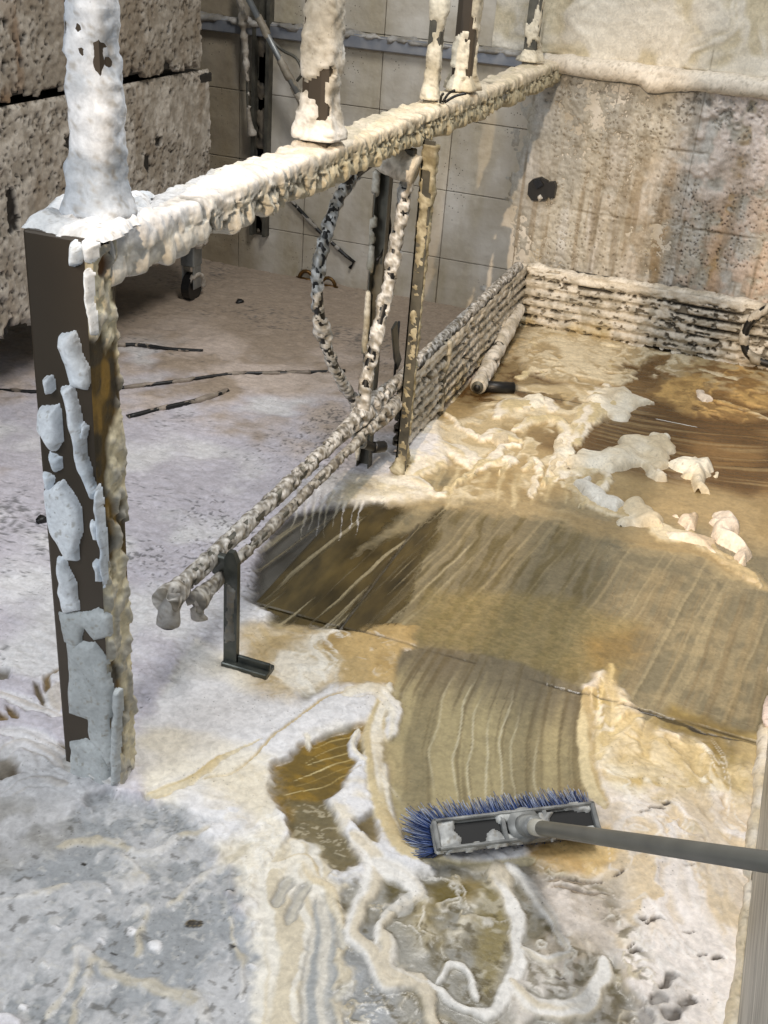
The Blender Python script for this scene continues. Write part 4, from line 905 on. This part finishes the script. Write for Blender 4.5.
patch('foam', [(bx0+.003, .06), (bx0+.024, .08), (bx0+.022, .15), (bx0+.026, .2), (bx0+.004, .21), (bx0+.008, .14)], .004, M_FOAM, (0, by0-.0005, 0), (1, 0, 0), (0, 0, 1), .003, .006, .003, 3, col=foam_col(lin(150, 150, 146), lin(110, 108, 100), 3), parent=bk)
sp = thing('slatted_side_panel', (LX, 3.2, 0), 'low slatted panel clogged with foam along the left side of the pen', 'panel')
for q, z in enumerate((.205, .165, .125, .085, .045)):
    p_ = [(LX, 3.18 if q else 3.2, z), (LX, 4.22, z)]
    box('slat', (LX-.012, 2.86, z-.014), (LX+.012, 4.22, z+.014), M_GALVDARK, sp, .003)
for yy in (3.22, 2.86):
    box('end_post', (LX+.012, yy-.015, 0), (LX+.03, yy+.015, .255), M_GALVDARK, sp, .003)
coat('foam', [(LX+.02, 3.22, .02), (LX+.02, 3.22, .255)], .013, .016, sp, n=18, step=.006, off=foam_off(.007, .001, 50, .2, 41), col=foam_col(lin(200, 192, 172), lin(130, 120, 100), 2), up=(0, 1, 0))
dp = thing('diagonal_pipe', (-.86, 3.5, .03), 'short foam-caked pipe with an open end leaning against the slatted side panel', 'pipe')
dpp = [fl(477, 388, .035), atX(500, 345, -.88), atX(519, 308, -.90)]
tube('pipe', dpp, .020, M_GALVDARK, dp, n=14)
tube('bore', [dpp[0]+(dpp[0]-dpp[1])*.012, dpp[0]+(dpp[1]-dpp[0])*.02], .012, M_BLACK, dp, n=12)
coat('foam', np.array([dpp[0]+(dpp[1]-dpp[0])*.03, dpp[1], dpp[2]]), .020, .020, dp, n=24, step=.006, off=foam_off(.007, .004, 45, .7, 43), col=foam_col(lin(226, 220, 210), lin(190, 182, 166), 3, 30, .2))
st_ = thing('pipe_stub', fl(498, 386), 'short black pipe stub lying on the wet pen floor by the diagonal pipe', 'pipe')
tube('pipe', [fl(478, 386, .022), fl(514, 388, .022)], .020, M_BLACK, st_, n=14)
tube('bore_ring', [fl(512.5, 388, .022), fl(515, 388.1, .022)], .014, M_GALVDARK, st_, n=12)

# ------------------------------------------------------------------ ribbed panel at the foot of the back wall
bp_ = thing('ribbed_back_panel', (-.3, YB-.05, 0), 'low horizontal ribbed panel choked with foam along the foot of the back wall', 'panel')
M_PVC = mat_plain('grey_pvc', (92, 86, 76), .5, 0, col2=(140, 132, 118), scale=30, bump=.3)
for q in range(6):
    z = .018+q*.037
    box('slat', (-.915, YB-.062, z), (1.2, YB-.03, z+.030), M_PVC, bp_, .004)
box('backing', (-.915, YB-.035, 0), (1.2, YB-.012, .245), M_BLACK, bp_)
rh = thing('hose_loop', (-.02, YB-.1, .12), 'black curved hose hanging over the ribbed back panel at the right edge', 'hose')
rp = catmull([atY(x, y, 4.21) for x, y in [(790, 300), (764, 310), (748, 325), (744, 342), (750, 356), (770, 364), (790, 366)]], 6)
tube('hose', rp, .014, M_BLACK, rh, n=12, up=(0, 1, 0))
coat('foam', rp, .014, .014, rh, n=16, step=.006, off=foam_off(.005, .001, 50, .05, 47), col=foam_col(lin(190, 182, 168), lin(140, 132, 116), 3), up=(0, 1, 0))

def rib_sheet(a0, a1, z1, conv, seed, open_f, parent, top=.012):
    aa = np.arange(a0, a1, .0045); zz = np.arange(.004, z1, .003)
    A, B = np.meshgrid(aa, zz, indexing='ij')
    nA = f2(A*6, B*8, seed, 3); nC = f2(A*28, B*34, seed+1, 3); nF = f2(A*90, B*95, seed+2, 3)
    ph = (B-.018+.0035*nA) % .037; gap = np.minimum(ph, .037-ph)          # distance to the gap between two slats
    rib = ss(.0, .014, gap)
    h = .008+.010*rib+.004*nC+.0025*nF
    op = open_f(A, B)+.55*nA+.5*f2(A*34, B*60, seed+3, 3)
    hole = ss(.0, .25, op)*ss(.010, .003, gap+.002*nF)
    hole = np.maximum(hole, ss(.50, .62, f2(A*55, B*75, seed+4, 3)+.25*open_f(A, B))*.9)
    tp = ss(z1-.045-.03*nA, z1-.015, B); h = lerp(h, top+.006+.005*nC, tp); hole = hole*(1-tp)
    drip_ = B-(.012+.012*f2(A*45, A*0, seed+5, 2)); 
    h = np.where(hole > .55, -.012, h-hole*.008)
    c = cmix(lin(206, 198, 184), lin(166, 158, 142), ss(-.4, .5, nC)); c = cmix(c, lin(178, 160, 118), ss(.1, .6, f2(A*9, B*6, seed+6, 2))*ss(.12, .03, B)*.8)
    c = cmix(c, lin(226, 218, 204), tp*.7); c = cmix(c, lin(44, 38, 32), ss(.2, .7, hole))
    V = conv(A, B, h).reshape(-1, 3); Q = grid_quads(len(aa), len(zz)); kq = (drip_.ravel()[Q] < 0).all(1); Q = Q[~kq]
    V, Q, c2 = compact(V, Q, c.reshape(-1, 3))
    under(link('foam_crust', mesh_np('foam_crust', V, Q, c2), M_FOAM), parent)
rib_sheet(-.93, 1.15, .25, lambda A, B, h: np.stack([A, YB-.060-h, B], -1), 401, lambda A, B: -.35+.75*ss(-.62, -.30, A)*ss(.07, .11, B)+.35*ss(.15, .19, B), bp_)
rib_sheet(2.84, 4.24, .262, lambda A, B, h: np.stack([LX+.012+h, A, B], -1), 431, lambda A, B: .12+.0*A, sp)
coat('foam', [(-.93, YB-.05, .242), (.2, YB-.05, .246), (1.1, YB-.05, .246)], .016, .008, bp_, n=18, step=.006, off=foam_off(.009, .003, 45, .8, 44), col=foam_col(lin(226, 218, 204), lin(190, 180, 162), 6, 20, .2))

# ------------------------------------------------------------------ black socket on the back wall
so_ = thing('wall_socket', (-.9, YB, .535), 'small black broken socket box on the pitted back wall', 'socket')
def wp(x, y): p = atY(x, y, YB-.02); return (p[0], p[2])
def slab_poly(name, pts, y0, y1, mat, parent):
    bm = bmesh.new(); a = [bm.verts.new((x, y0, z)) for x, z in pts]; b = [bm.verts.new((x, y1, z)) for x, z in pts]
    bm.faces.new(a); bm.faces.new(b[::-1]); n = len(pts)
    for i in range(n): bm.faces.new((a[i], b[i], b[(i+1) % n], a[(i+1) % n]))
    bmesh.ops.recalc_face_normals(bm, faces=bm.faces); return bm_obj(name, bm, mat, parent)
slab_poly('box', [wp(x, y) for x, y in [(529, 183), (533, 179), (541, 177), (548, 181), (549, 196), (545, 200), (532, 200), (528, 194)]], YB-.03, YB, M_BLACK, so_)
slab_poly('cover', [wp(x, y) for x, y in [(548, 182), (555, 181), (557, 186), (555, 196), (551, 198), (548, 194)]], YB-.04, YB-.01, M_BLACK, so_)
slab_poly('flap', [wp(x, y) for x, y in [(534, 180), (541, 178), (545, 184), (538, 188)]], YB-.045, YB-.03, mat_plain('black_plastic', (20, 20, 22), .25), so_)
patch('foam', [wp(x, y) for x, y in [(538, 197), (541, 194), (543, 198), (540, 201)]], .006, M_FOAM, (0, YB-.031, 0), (1, 0, 0), (0, 0, 1), .003, .005, .001, 3, parent=so_)

# ------------------------------------------------------------------ back left corner: channel, cables, rods, fittings
ch = thing('steel_channel', (-2.09, YB, .2), 'dark vertical steel channel fixed to the tiled wall behind the top rail', 'channel')
bm = bmesh.new(); add_box(bm, (-2.125, YB-.012, .17), (-2.05, YB, 1.45)); add_box(bm, (-2.125, YB-.04, .17), (-2.110, YB, 1.45)); add_box(bm, (-2.065, YB-.04, .17), (-2.05, YB, 1.45)); bm_obj('channel', bm, M_GALVDARK, ch)
coat('foam', [(-2.09, YB-.012, .18), (-2.09, YB-.012, 1.0)], .022, .006, ch, n=14, step=.008, off=foam_off(.007, .0, 40, .0, 51), col=foam_col(lin(120, 110, 96), lin(70, 64, 56), 3), up=(0, 1, 0))
cb = thing('hanging_cable', atY(250, 130, YB-.05), 'thin cable beaded with foam hanging beside the dark steel channel', 'cable')
cbp = catmull([atY(x, y, YB-.06) for x, y in [(237, -30), (242, 10), (246, 60), (248, 110), (252, 136)]], 6)
tube('cable', cbp, .005, M_GALVDARK, cb, n=8, up=(0, 1, 0))
coat('foam', cbp, .005, .005, cb, n=14, step=.006, off=foam_off(.012, .001, 40, .3, 53), col=foam_col(lin(200, 192, 180), lin(160, 150, 136), 3), up=(0, 1, 0))
r1 = thing('slanting_rod', atY(280, 70, YB-.12), 'grey rod slanting down behind the second upright', 'rod')
tube('rod', [atY(246, -6, YB-.12), atY(306, 110, YB-.12)], .012, M_GALV, r1, n=10)
coat('foam', [atY(246, -6, YB-.12), atY(306, 110, YB-.12)], .012, .012, r1, n=14, step=.008, off=foam_off(.005, .001, 40, .1, 54), col=foam_col(lin(176, 166, 150), lin(140, 130, 114), 3))
r2 = thing('hooked_cable', atY(290, 60, YB-.1), 'thin dark cable curling into a hook by the steel channel', 'cable')
tube('cable', catmull([atY(x, y, YB-.08) for x, y in [(270, 38), (282, 50), (296, 58), (302, 72), (297, 81)]], 6), .006, M_GALVDARK, r2, n=8, up=(0, 1, 0))
r3 = thing('leaning_rod', atY(330, 235, YB-.15), 'thin dark speckled rod leaning against the tiled wall under the top rail', 'rod')
r3p = [atY(276, 184, YB-.010), atY(318, 230, YB-.010), atY(345, 255, YB-.010), atY(354, 262, YB-.010), atY(350, 268, YB-.008)]
tube('rod', r3p, .008, M_BLACK, r3, n=8)
coat('foam', r3p[:3], .008, .008, r3, n=12, step=.006, off=foam_off(.003, .0, 60, .0, 55), col=foam_col(lin(190, 186, 180), lin(140, 134, 126), 3))
M_BRASS = mat_plain('dirty_brass', (120, 84, 34), .4, .6, col2=(70, 54, 30), scale=60)
GRP = 'row of brass shackles at the foot of the tiled wall'
for q, (x, y, lab) in enumerate([(288, 273, 'leftmost of the three small brass shackles at the foot of the tiled wall'), (306, 280, 'middle of the three small brass shackles at the foot of the tiled wall'), (328, 287, 'rightmost of the three small brass shackles at the foot of the tiled wall')]):
    p = fl(x, y+2); t = thing('shackle', p, lab, 'shackle', GRP)
    arc = [p+np.array([.032*math.cos(a), 0, .012+.036*math.sin(a)]) for a in np.linspace(0, math.pi, 9)]
    tube('bow', arc, .008, M_BRASS, t, n=8, up=(0, 1, 0)); tube('pin', [p+np.array([-.045, 0, .012]), p+np.array([.045, 0, .012])], .007, M_BRASS, t, n=8)
for q, (pp, lab, r_) in enumerate([([(100, 345), (140, 345), (170, 349), (203, 351)], 'short thin black cable on the foamy floor below the bin', .007),
        ([(-10, 390), (50, 392), (120, 388), (180, 381), (235, 374), (290, 373), (345, 371)], 'longest thin black cable crossing the passage floor', .007),
        ([(128, 417), (165, 408), (200, 400), (228, 391)], 'thin dark cable ending mid-floor, just right of the brown post', .009)]):
    t = thing('floor_cable', fl(*pp[0]), lab, 'cable', 'cables on the passage floor')
    P_ = catmull([fl(x, y, .017) for x, y in pp], 6)
    tube('cable', P_, r_, M_BLACK, t, n=8)
    coat('foam', P_, r_, r_, t, n=14, step=.007, off=foam_off(.004, -.001, 45, .0, 60+q), col=foam_col(lin(170, 156, 142), lin(120, 108, 96), 3))
def debris(x, y, s, name, lab, cat):
    p = fl(x, y, .012); t = thing(name, p, lab, cat)
    rr = random.Random(int(x)); bm = bmesh.new(); bmesh.ops.create_icosphere(bm, subdivisions=2, radius=s)
    for v in bm.verts: v.co = v.co*(1+.35*rr.uniform(-1, 1)); v.co.z *= .7; v.co += Vector(p)+Vector((0, 0, s*.4))
    bm_obj('lump', bm, M_BLACK, t, True)
debris(42, 522, .016, 'dirt_clod', 'small black clod lying on the white foam left of the brown post', 'dirt')
debris(240, 303, .016, 'bolt_scrap', 'small dark scrap lying on the floor right of the bin caster', 'scrap')

# ------------------------------------------------------------------ wheeled bin on the left
BX = -2.1
bn = thing('wheeled_bin', (BX-.35, 2.4, 0), 'large black wheeled bin crusted with pitted beige foam at upper left', 'bin')
M_BIN = mat_plain('black_bin_plastic', (26, 24, 22), .5, 0, col2=(40, 36, 32), scale=20)
box('body', (BX-.75, .6, .26), (BX, 3.83, .87), M_BIN, bn, .012, 2)
box('lid', (BX-.77, .58, .895), (BX+.012, 3.77, 1.75), M_BIN, bn, .012, 2)
box('lid_hinge', (BX-.02, 3.77, .83), (BX+.02, 3.86, .862), M_BIN, bn, .004)
def crust(y0, y1, z0, z1, x, seed, stain, label):
    yy = np.arange(y0, y1, .0055); zz = np.arange(z0, z1, .0045)
    A, B = np.meshgrid(yy, zz, indexing='ij')
    nA = f2(A*5, B*5, seed, 3); nC = f2(A*22, B*16, seed+1, 3); nF = f2(A*75, B*60, seed+2, 3)
    h = .011+.004*nA+.004*nC+.003*nF
    c = cmix(lin(158, 148, 134), lin(190, 181, 168), ss(-.4, .5, nC+.3*nF)); c = cmix(c, lin(140, 124, 104), ss(.1, .8, f2(A*14, B*5, seed+3, 3))*.6)
    if stain: c = cmix(c, lin(126, 86, 38), ss(-.15, .4, f2(A*11, B*3, seed+4, 3))*ss(3.3, 2.8, A)*.85); c = cmix(c, lin(112, 100, 84), .35*np.ones_like(A))
    pit = np.zeros_like(A)
    for sc, dens, rad in ((45, .5, .17), (85, .5, .24), (28, .18, .17)):
        d, v = worley(A*sc+.4*nC, B*sc*.42, seed+int(sc), dens); r_ = rad*(.4+v)
        pit = np.maximum(pit, ss(r_, r_*.6, d)*ss(-.35, .1, f2(A*5, B*4, seed+9, 2)))
    hd = f2(A*8, B*5, seed+11, 2)
    if not stain: pit = np.maximum(pit, ss(.78, .88, hd+.5*nC*.6+.62*np.exp(-((B-.77)/.06)**2)*ss(3.2, 3.4, A)))
    h = h-pit*.013; c = cmix(c, lin(34, 29, 24), ss(.2, .8, pit))
    rag = z0+.020+.018*f2(A*28, A*0, seed+6, 2)+.012*f2(A*70, A*0, seed+7, 2)
    h = np.where(B < rag, -.006, h); h = np.where(B > z1-.008-.006*f2(A*50, A*0, seed+8, 2), h*.3, h)
    V = np.stack([x+h, A, B], -1).reshape(-1, 3); Q = grid_quads(len(yy), len(zz)); hq = h.ravel()[Q]
    bq = (B < rag).ravel()[Q]; Q = Q[~bq.all(1)]
    V, Q, c2 = compact(V, Q, c.reshape(-1, 3))
    under(link('foam_crust', mesh_np('foam_crust', V, Q, c2), M_FOAM), bn)['label'] = label
crust(1.9, 3.855, .225, .875, BX+.001, 301, False, 'pitted beige foam crust on the bin body')
crust(1.9, 3.775, .885, 1.74, BX+.013, 331, True, 'brown stained foam crust on the bin lid')
for cy, cx in ((3.80, -2.17), (3.75, -2.72), (1.2, -2.17)):
    bm = bmesh.new()
    for v in bmesh.ops.create_cone(bm, cap_ends=True, segments=24, radius1=.055, radius2=.055, depth=.034)['verts']:
        v.co = Vector((cx+.03+v.co.z, cy+v.co.x, .064+v.co.y))
    wl = bm_obj('wheel', bm, M_BLACK, bn, False)
    bm = bmesh.new()
    for sx in (-.024, .024): add_box(bm, (cx+.03+sx-.003, cy-.03, .06), (cx+.03+sx+.003, cy+.03, .16), .002)
    add_box(bm, (cx, cy-.035, .15), (cx+.06, cy+.035, .28), .004); bm_obj('fork', bm, M_GALV, bn)
    coat('foam', [(cx+.03+.021, cy+.051*math.cos(a), .064+.051*math.sin(a)) for a in np.linspace(-.6, 2.6, 14)], .006, .008, bn, n=10, step=.005, off=foam_off(.005, .002, 50, .5, 71), col=foam_col(lin(206, 200, 190), lin(160, 150, 138), 3), up=(1, 0, 0))

# ------------------------------------------------------------------ partition at the right
M_BOARD = mat_plain('weathered_grey_board', (112, 106, 96), .5, 0, col2=(196, 190, 178), scale=16, bump=.5, stretch=(3, .35, 6))
pt = thing('partition_board', (.215, 1.6, 0), 'weathered grey partition board closing the pen at the right edge', 'partition')
box('board', (.201, .55, 0), (.231, 2.24, .62), M_BOARD, pt, .004)
coat('foam', [(.199, .75, .006), (.199, 1.4, .006), (.199, 2.0, .008)], .008, .016, pt, n=18, step=.006, off=foam_off(.006, .002, 40, .6, 81), col=foam_col(lin(232, 222, 206), lin(206, 190, 160), 3, 20, .4))
for q, (yy, zz, rx) in enumerate([(2.09, .10, .022), (2.12, .135, .026), (2.13, .17, .026), (2.03, .03, .018)]):
    aa = np.linspace(0, 2*math.pi, 15)[:-1]
    patch('foam', [(-yy+.06*math.cos(a), zz+.014*math.sin(a)) for a in aa], rx, M_FOAM, (.201, 0, 0), (0, -1, 0), (0, 0, 1), .004, .016, .003, q, k=20, col=foam_col(lin(232, 214, 206), lin(214, 196, 186), 3), parent=pt)

# ------------------------------------------------------------------ clumps of foam on the brown water
CL = 'pale foam clumps on the brown pen water'
CLUMPS = [([(566, 470), (580, 452), (610, 450), (636, 440), (658, 434), (676, 446), (672, 458), (658, 470), (664, 480), (650, 480), (640, 468), (618, 474)], .045, 'long pale foam clump with a blunt right end on the brown water', 1),
    ([(662, 466), (690, 462), (712, 464), (714, 474), (706, 486), (710, 494), (696, 492), (690, 478), (672, 474)], .05, 'cream foam clump with a hooked end, right beside the long one', 1),
    ([(574, 484), (592, 482), (608, 494), (620, 506), (616, 518), (602, 514), (586, 500)], .05, 'whitest foam clump, a slanted pad in the middle of the pen', 0),
    ([(618, 508), (634, 502), (652, 516), (668, 524), (664, 532), (640, 530), (622, 526)], .045, 'cream foam clump trailing rightwards from the whitest pad', 1),
    ([(674, 522), (684, 514), (695, 518), (692, 532), (680, 534)], .045, 'small upright foam clump between two larger ones', 2),
    ([(706, 524), (718, 516), (730, 520), (734, 536), (744, 552), (754, 566), (742, 568), (728, 552), (714, 542)], .055, 'tall pinkish foam clump near the right edge, tapering towards the partition', 2),
    ([(660, 534), (690, 536), (716, 546), (712, 556), (690, 548), (664, 542)], .03, 'low tan foam clump in front of the small upright one', 2),
    ([(582, 398), (602, 388), (626, 390), (652, 406), (640, 412), (628, 424), (608, 420), (594, 412)], .03, 'flat star-shaped pale foam clump farther back in the pen', 1),
    ([(506, 404), (524, 396), (542, 398), (548, 410), (534, 414), (516, 416)], .035, 'folded pale foam clump near the diagonal pipe', 1),
    ([(486, 438), (502, 431), (516, 438), (508, 448), (492, 448)], .03, 'round cream foam clump left of centre behind the tan ridge', 1),
    ([(556, 442), (568, 440), (568, 462), (558, 478), (548, 476), (556, 460)], .03, 'narrow pale foam clump standing between swirls', 1),
    ([(690, 392), (704, 392), (712, 402), (698, 404)], .03, 'small tan foam clump far back on the brown water', 2)]
TONE = [(lin(236, 234, 226), lin(214, 210, 200)), (lin(234, 228, 212), lin(208, 194, 166)), (lin(230, 216, 200), lin(204, 184, 156))]
for q, (pp, T, lab, tn) in enumerate(CLUMPS):
    o = patch('foam_clump', W(pp), T*.65, M_FOAM, (0, 0, .001), step=.0035, rim=.045, warp=.020, seed=q*7, col=foam_col(*TONE[tn], q, 9, .7), rough=.45, k=16)
    tag(o, lab, 'foam clump', CL)

# ------------------------------------------------------------------ broom
e1 = fl(434, 836, .055); e2 = fl(597, 817, .060)
uax = (e2-e1); BL = np.linalg.norm(uax); uax /= BL
hend = CAM + (fl(768, 862)-CAM)*.64; mid = e1+(e2-e1)*.545
hdir = hend-mid; hdir /= np.linalg.norm(hdir)
nrm = np.array([.05, -.50, .86]); nrm -= uax*(nrm@uax); nrm /= np.linalg.norm(nrm)
vax = np.cross(nrm, uax)           # towards the back edge
br = thing('push_broom', tuple(e1+uax*BL*.5-nrm*.05), 'push broom with blue bristles, foamy grey head and grey handle on the swept floor', 'broom')
def bw(a, b, c): return e1+uax*a+vax*b+nrm*c
def obox(bm, lo, hi, bev=0):
    b2 = bmesh.new(); add_box(b2, lo, hi, bev)
    for v in b2.verts: v.co = Vector(bw(*v.co))
    me = bpy.data.meshes.new('tmp'); b2.to_mesh(me); b2.free(); bm.from_mesh(me); bpy.data.meshes.remove(me)
HW = .027
M_HEAD = mat_plain('dark_grey_broom_plastic', (66, 68, 70), .4, 0, col2=(168, 168, 164), scale=34)
bm = bmesh.new(); obox(bm, (0, -HW, -.022), (BL, HW, -.004), .004)
obox(bm, (0, -HW, -.006), (BL, -HW+.006, .008), .002); obox(bm, (0, HW-.006, -.006), (BL, HW, .008), .002)
obox(bm, (0, -HW, -.006), (.008, HW, .008), .002); obox(bm, (BL-.008, -HW, -.006), (BL, HW, .008), .002)
for t in (.42, .68): obox(bm, (BL*t-.004, -HW, -.006), (BL*t+.004, HW, .006), .001)
bm_obj('head', bm, M_HEAD, br)
M_REC = mat_plain('black_recess', (14, 14, 14), .6)
for a, b in ((.03, .41), (.43, .67), (.69, .97)):
    bm = bmesh.new(); obox(bm, (BL*a, -HW+.009, -.0045), (BL*b, HW-.009, -.0025)); bm_obj('recess', bm, M_REC, br)
tube('boss', [mid-nrm*.006, mid+nrm*.007], .030, M_HEAD, br, n=24)
tube('socket', [mid-hdir*.004, mid+hdir*.045], .019, M_HEAD, br, n=20)
HC = mat_plain('grey_painted_handle', (92, 90, 84), .38, .1, col2=(112, 110, 102), scale=14)
hp_ = [mid+hdir*.03, mid+hdir*.10, mid+hdir*1.25]
tube('handle', hp_, .0125, HC, br, n=20)
tube('ferrule', [mid+hdir*.028, mid+hdir*.075], .0142, mat_plain('foamy_ferrule', (176, 172, 160), .5), br, n=20)
for q, (pp) in enumerate([[(.002, -.026), (.045, -.026), (.052, -.012), (.04, .004), (.048, .026), (.004, .026)], [(.30, -.028), (.52, -.029), (.50, -.012), (.40, -.010), (.36, .002), (.32, -.008)], [(.40, .008), (.52, .0), (.56, .02), (.62, .027), (.40, .028)], [(.60, -.010), (.70, -.028), (.76, -.022), (.70, .0), (.74, .02), (.64, .024)], [(.80, -.028), (.98, -.028), (.96, -.016), (.84, -.012)], [(.05, -.029), (.3, -.029), (.28, -.022), (.1, -.02)], [(.82, .016), (.99, .014), (.985, .028), (.8, .028)]]):
    patch('foam', [(a*BL if a > .06 or q else a*BL*3.2, b) for a, b in pp], .007, M_FOAM, bw(0, 0, -.002), uax, vax, .0025, .008, .003, q, col=foam_col(lin(206, 206, 202), lin(160, 160, 158), q, 40, .3), parent=br)
rr = np.random.RandomState(5); NB = 2600
ta = rr.uniform(-.01, 1.0, NB)*BL; tb = rr.uniform(-HW+.004, HW-.003, NB)
L = rr.uniform(.048, .066, NB); spl = rr.uniform(.25, 1.0, NB)
left = np.exp(-(ta/(.05))**2); right = np.exp(-((BL-ta)/.03)**2)
dU = -left*rr.uniform(.3, .95, NB)+right*rr.uniform(.0, .3, NB)+rr.uniform(-.16, .16, NB); dV = (tb/HW*.45+.42)+rr.uniform(-.18, .18, NB); dN = -np.ones(NB)*.75
D = dU[:, None]*uax+dV[:, None]*vax+dN[:, None]*nrm; D /= np.linalg.norm(D, axis=1)[:, None]
P0 = e1+ta[:, None]*uax+tb[:, None]*vax-.018*nrm
Vs = []; Cs = []
side1 = np.cross(D, rr.normal(size=(NB, 3))); side1 /= np.linalg.norm(side1, axis=1)[:, None]; side2 = np.cross(D, side1)
blue1 = lin(48, 78, 140); blue2 = lin(24, 40, 82); tipc = lin(196, 204, 220)
for k, (t, rad) in enumerate(((0, .0011), (.5, .0010), (1.0, .0007))):
    P = P0+D*(L*t)[:, None]; P = P+vax*(.012*t*t*spl)[:, None]; P[:, 2] = np.maximum(P[:, 2], .004)
    for j in range(3):
        a = 2*math.pi*j/3; Vs.append(P+(side1*math.cos(a)+side2*math.sin(a))*rad)
        base = blue2+(blue1-blue2)*rr.rand(NB)[:, None]
        wt_ = (t*(rr.rand(NB) > .58)*.95)[:, None]; Cs.append(base*(1-wt_)+tipc*wt_)
Vs = np.array(Vs); idx = lambda k, j: (k*3+(j % 3))*NB+np.arange(NB)
Qb = np.concatenate([np.stack([idx(k, j), idx(k, j+1), idx(k+1, j+1), idx(k+1, j)], -1) for k in (0, 1) for j in range(3)])
M_BR = mat_attr('blue_bristle', rough=.45, bump=0)
bo = under(link('bristles', mesh_np('bristles', Vs.reshape(-1, 3), Qb, np.array(Cs).reshape(-1, 3)), M_BR), br); bo['kind'] = 'stuff'; bo['label'] = 'blue splayed bristles with foamy tips'
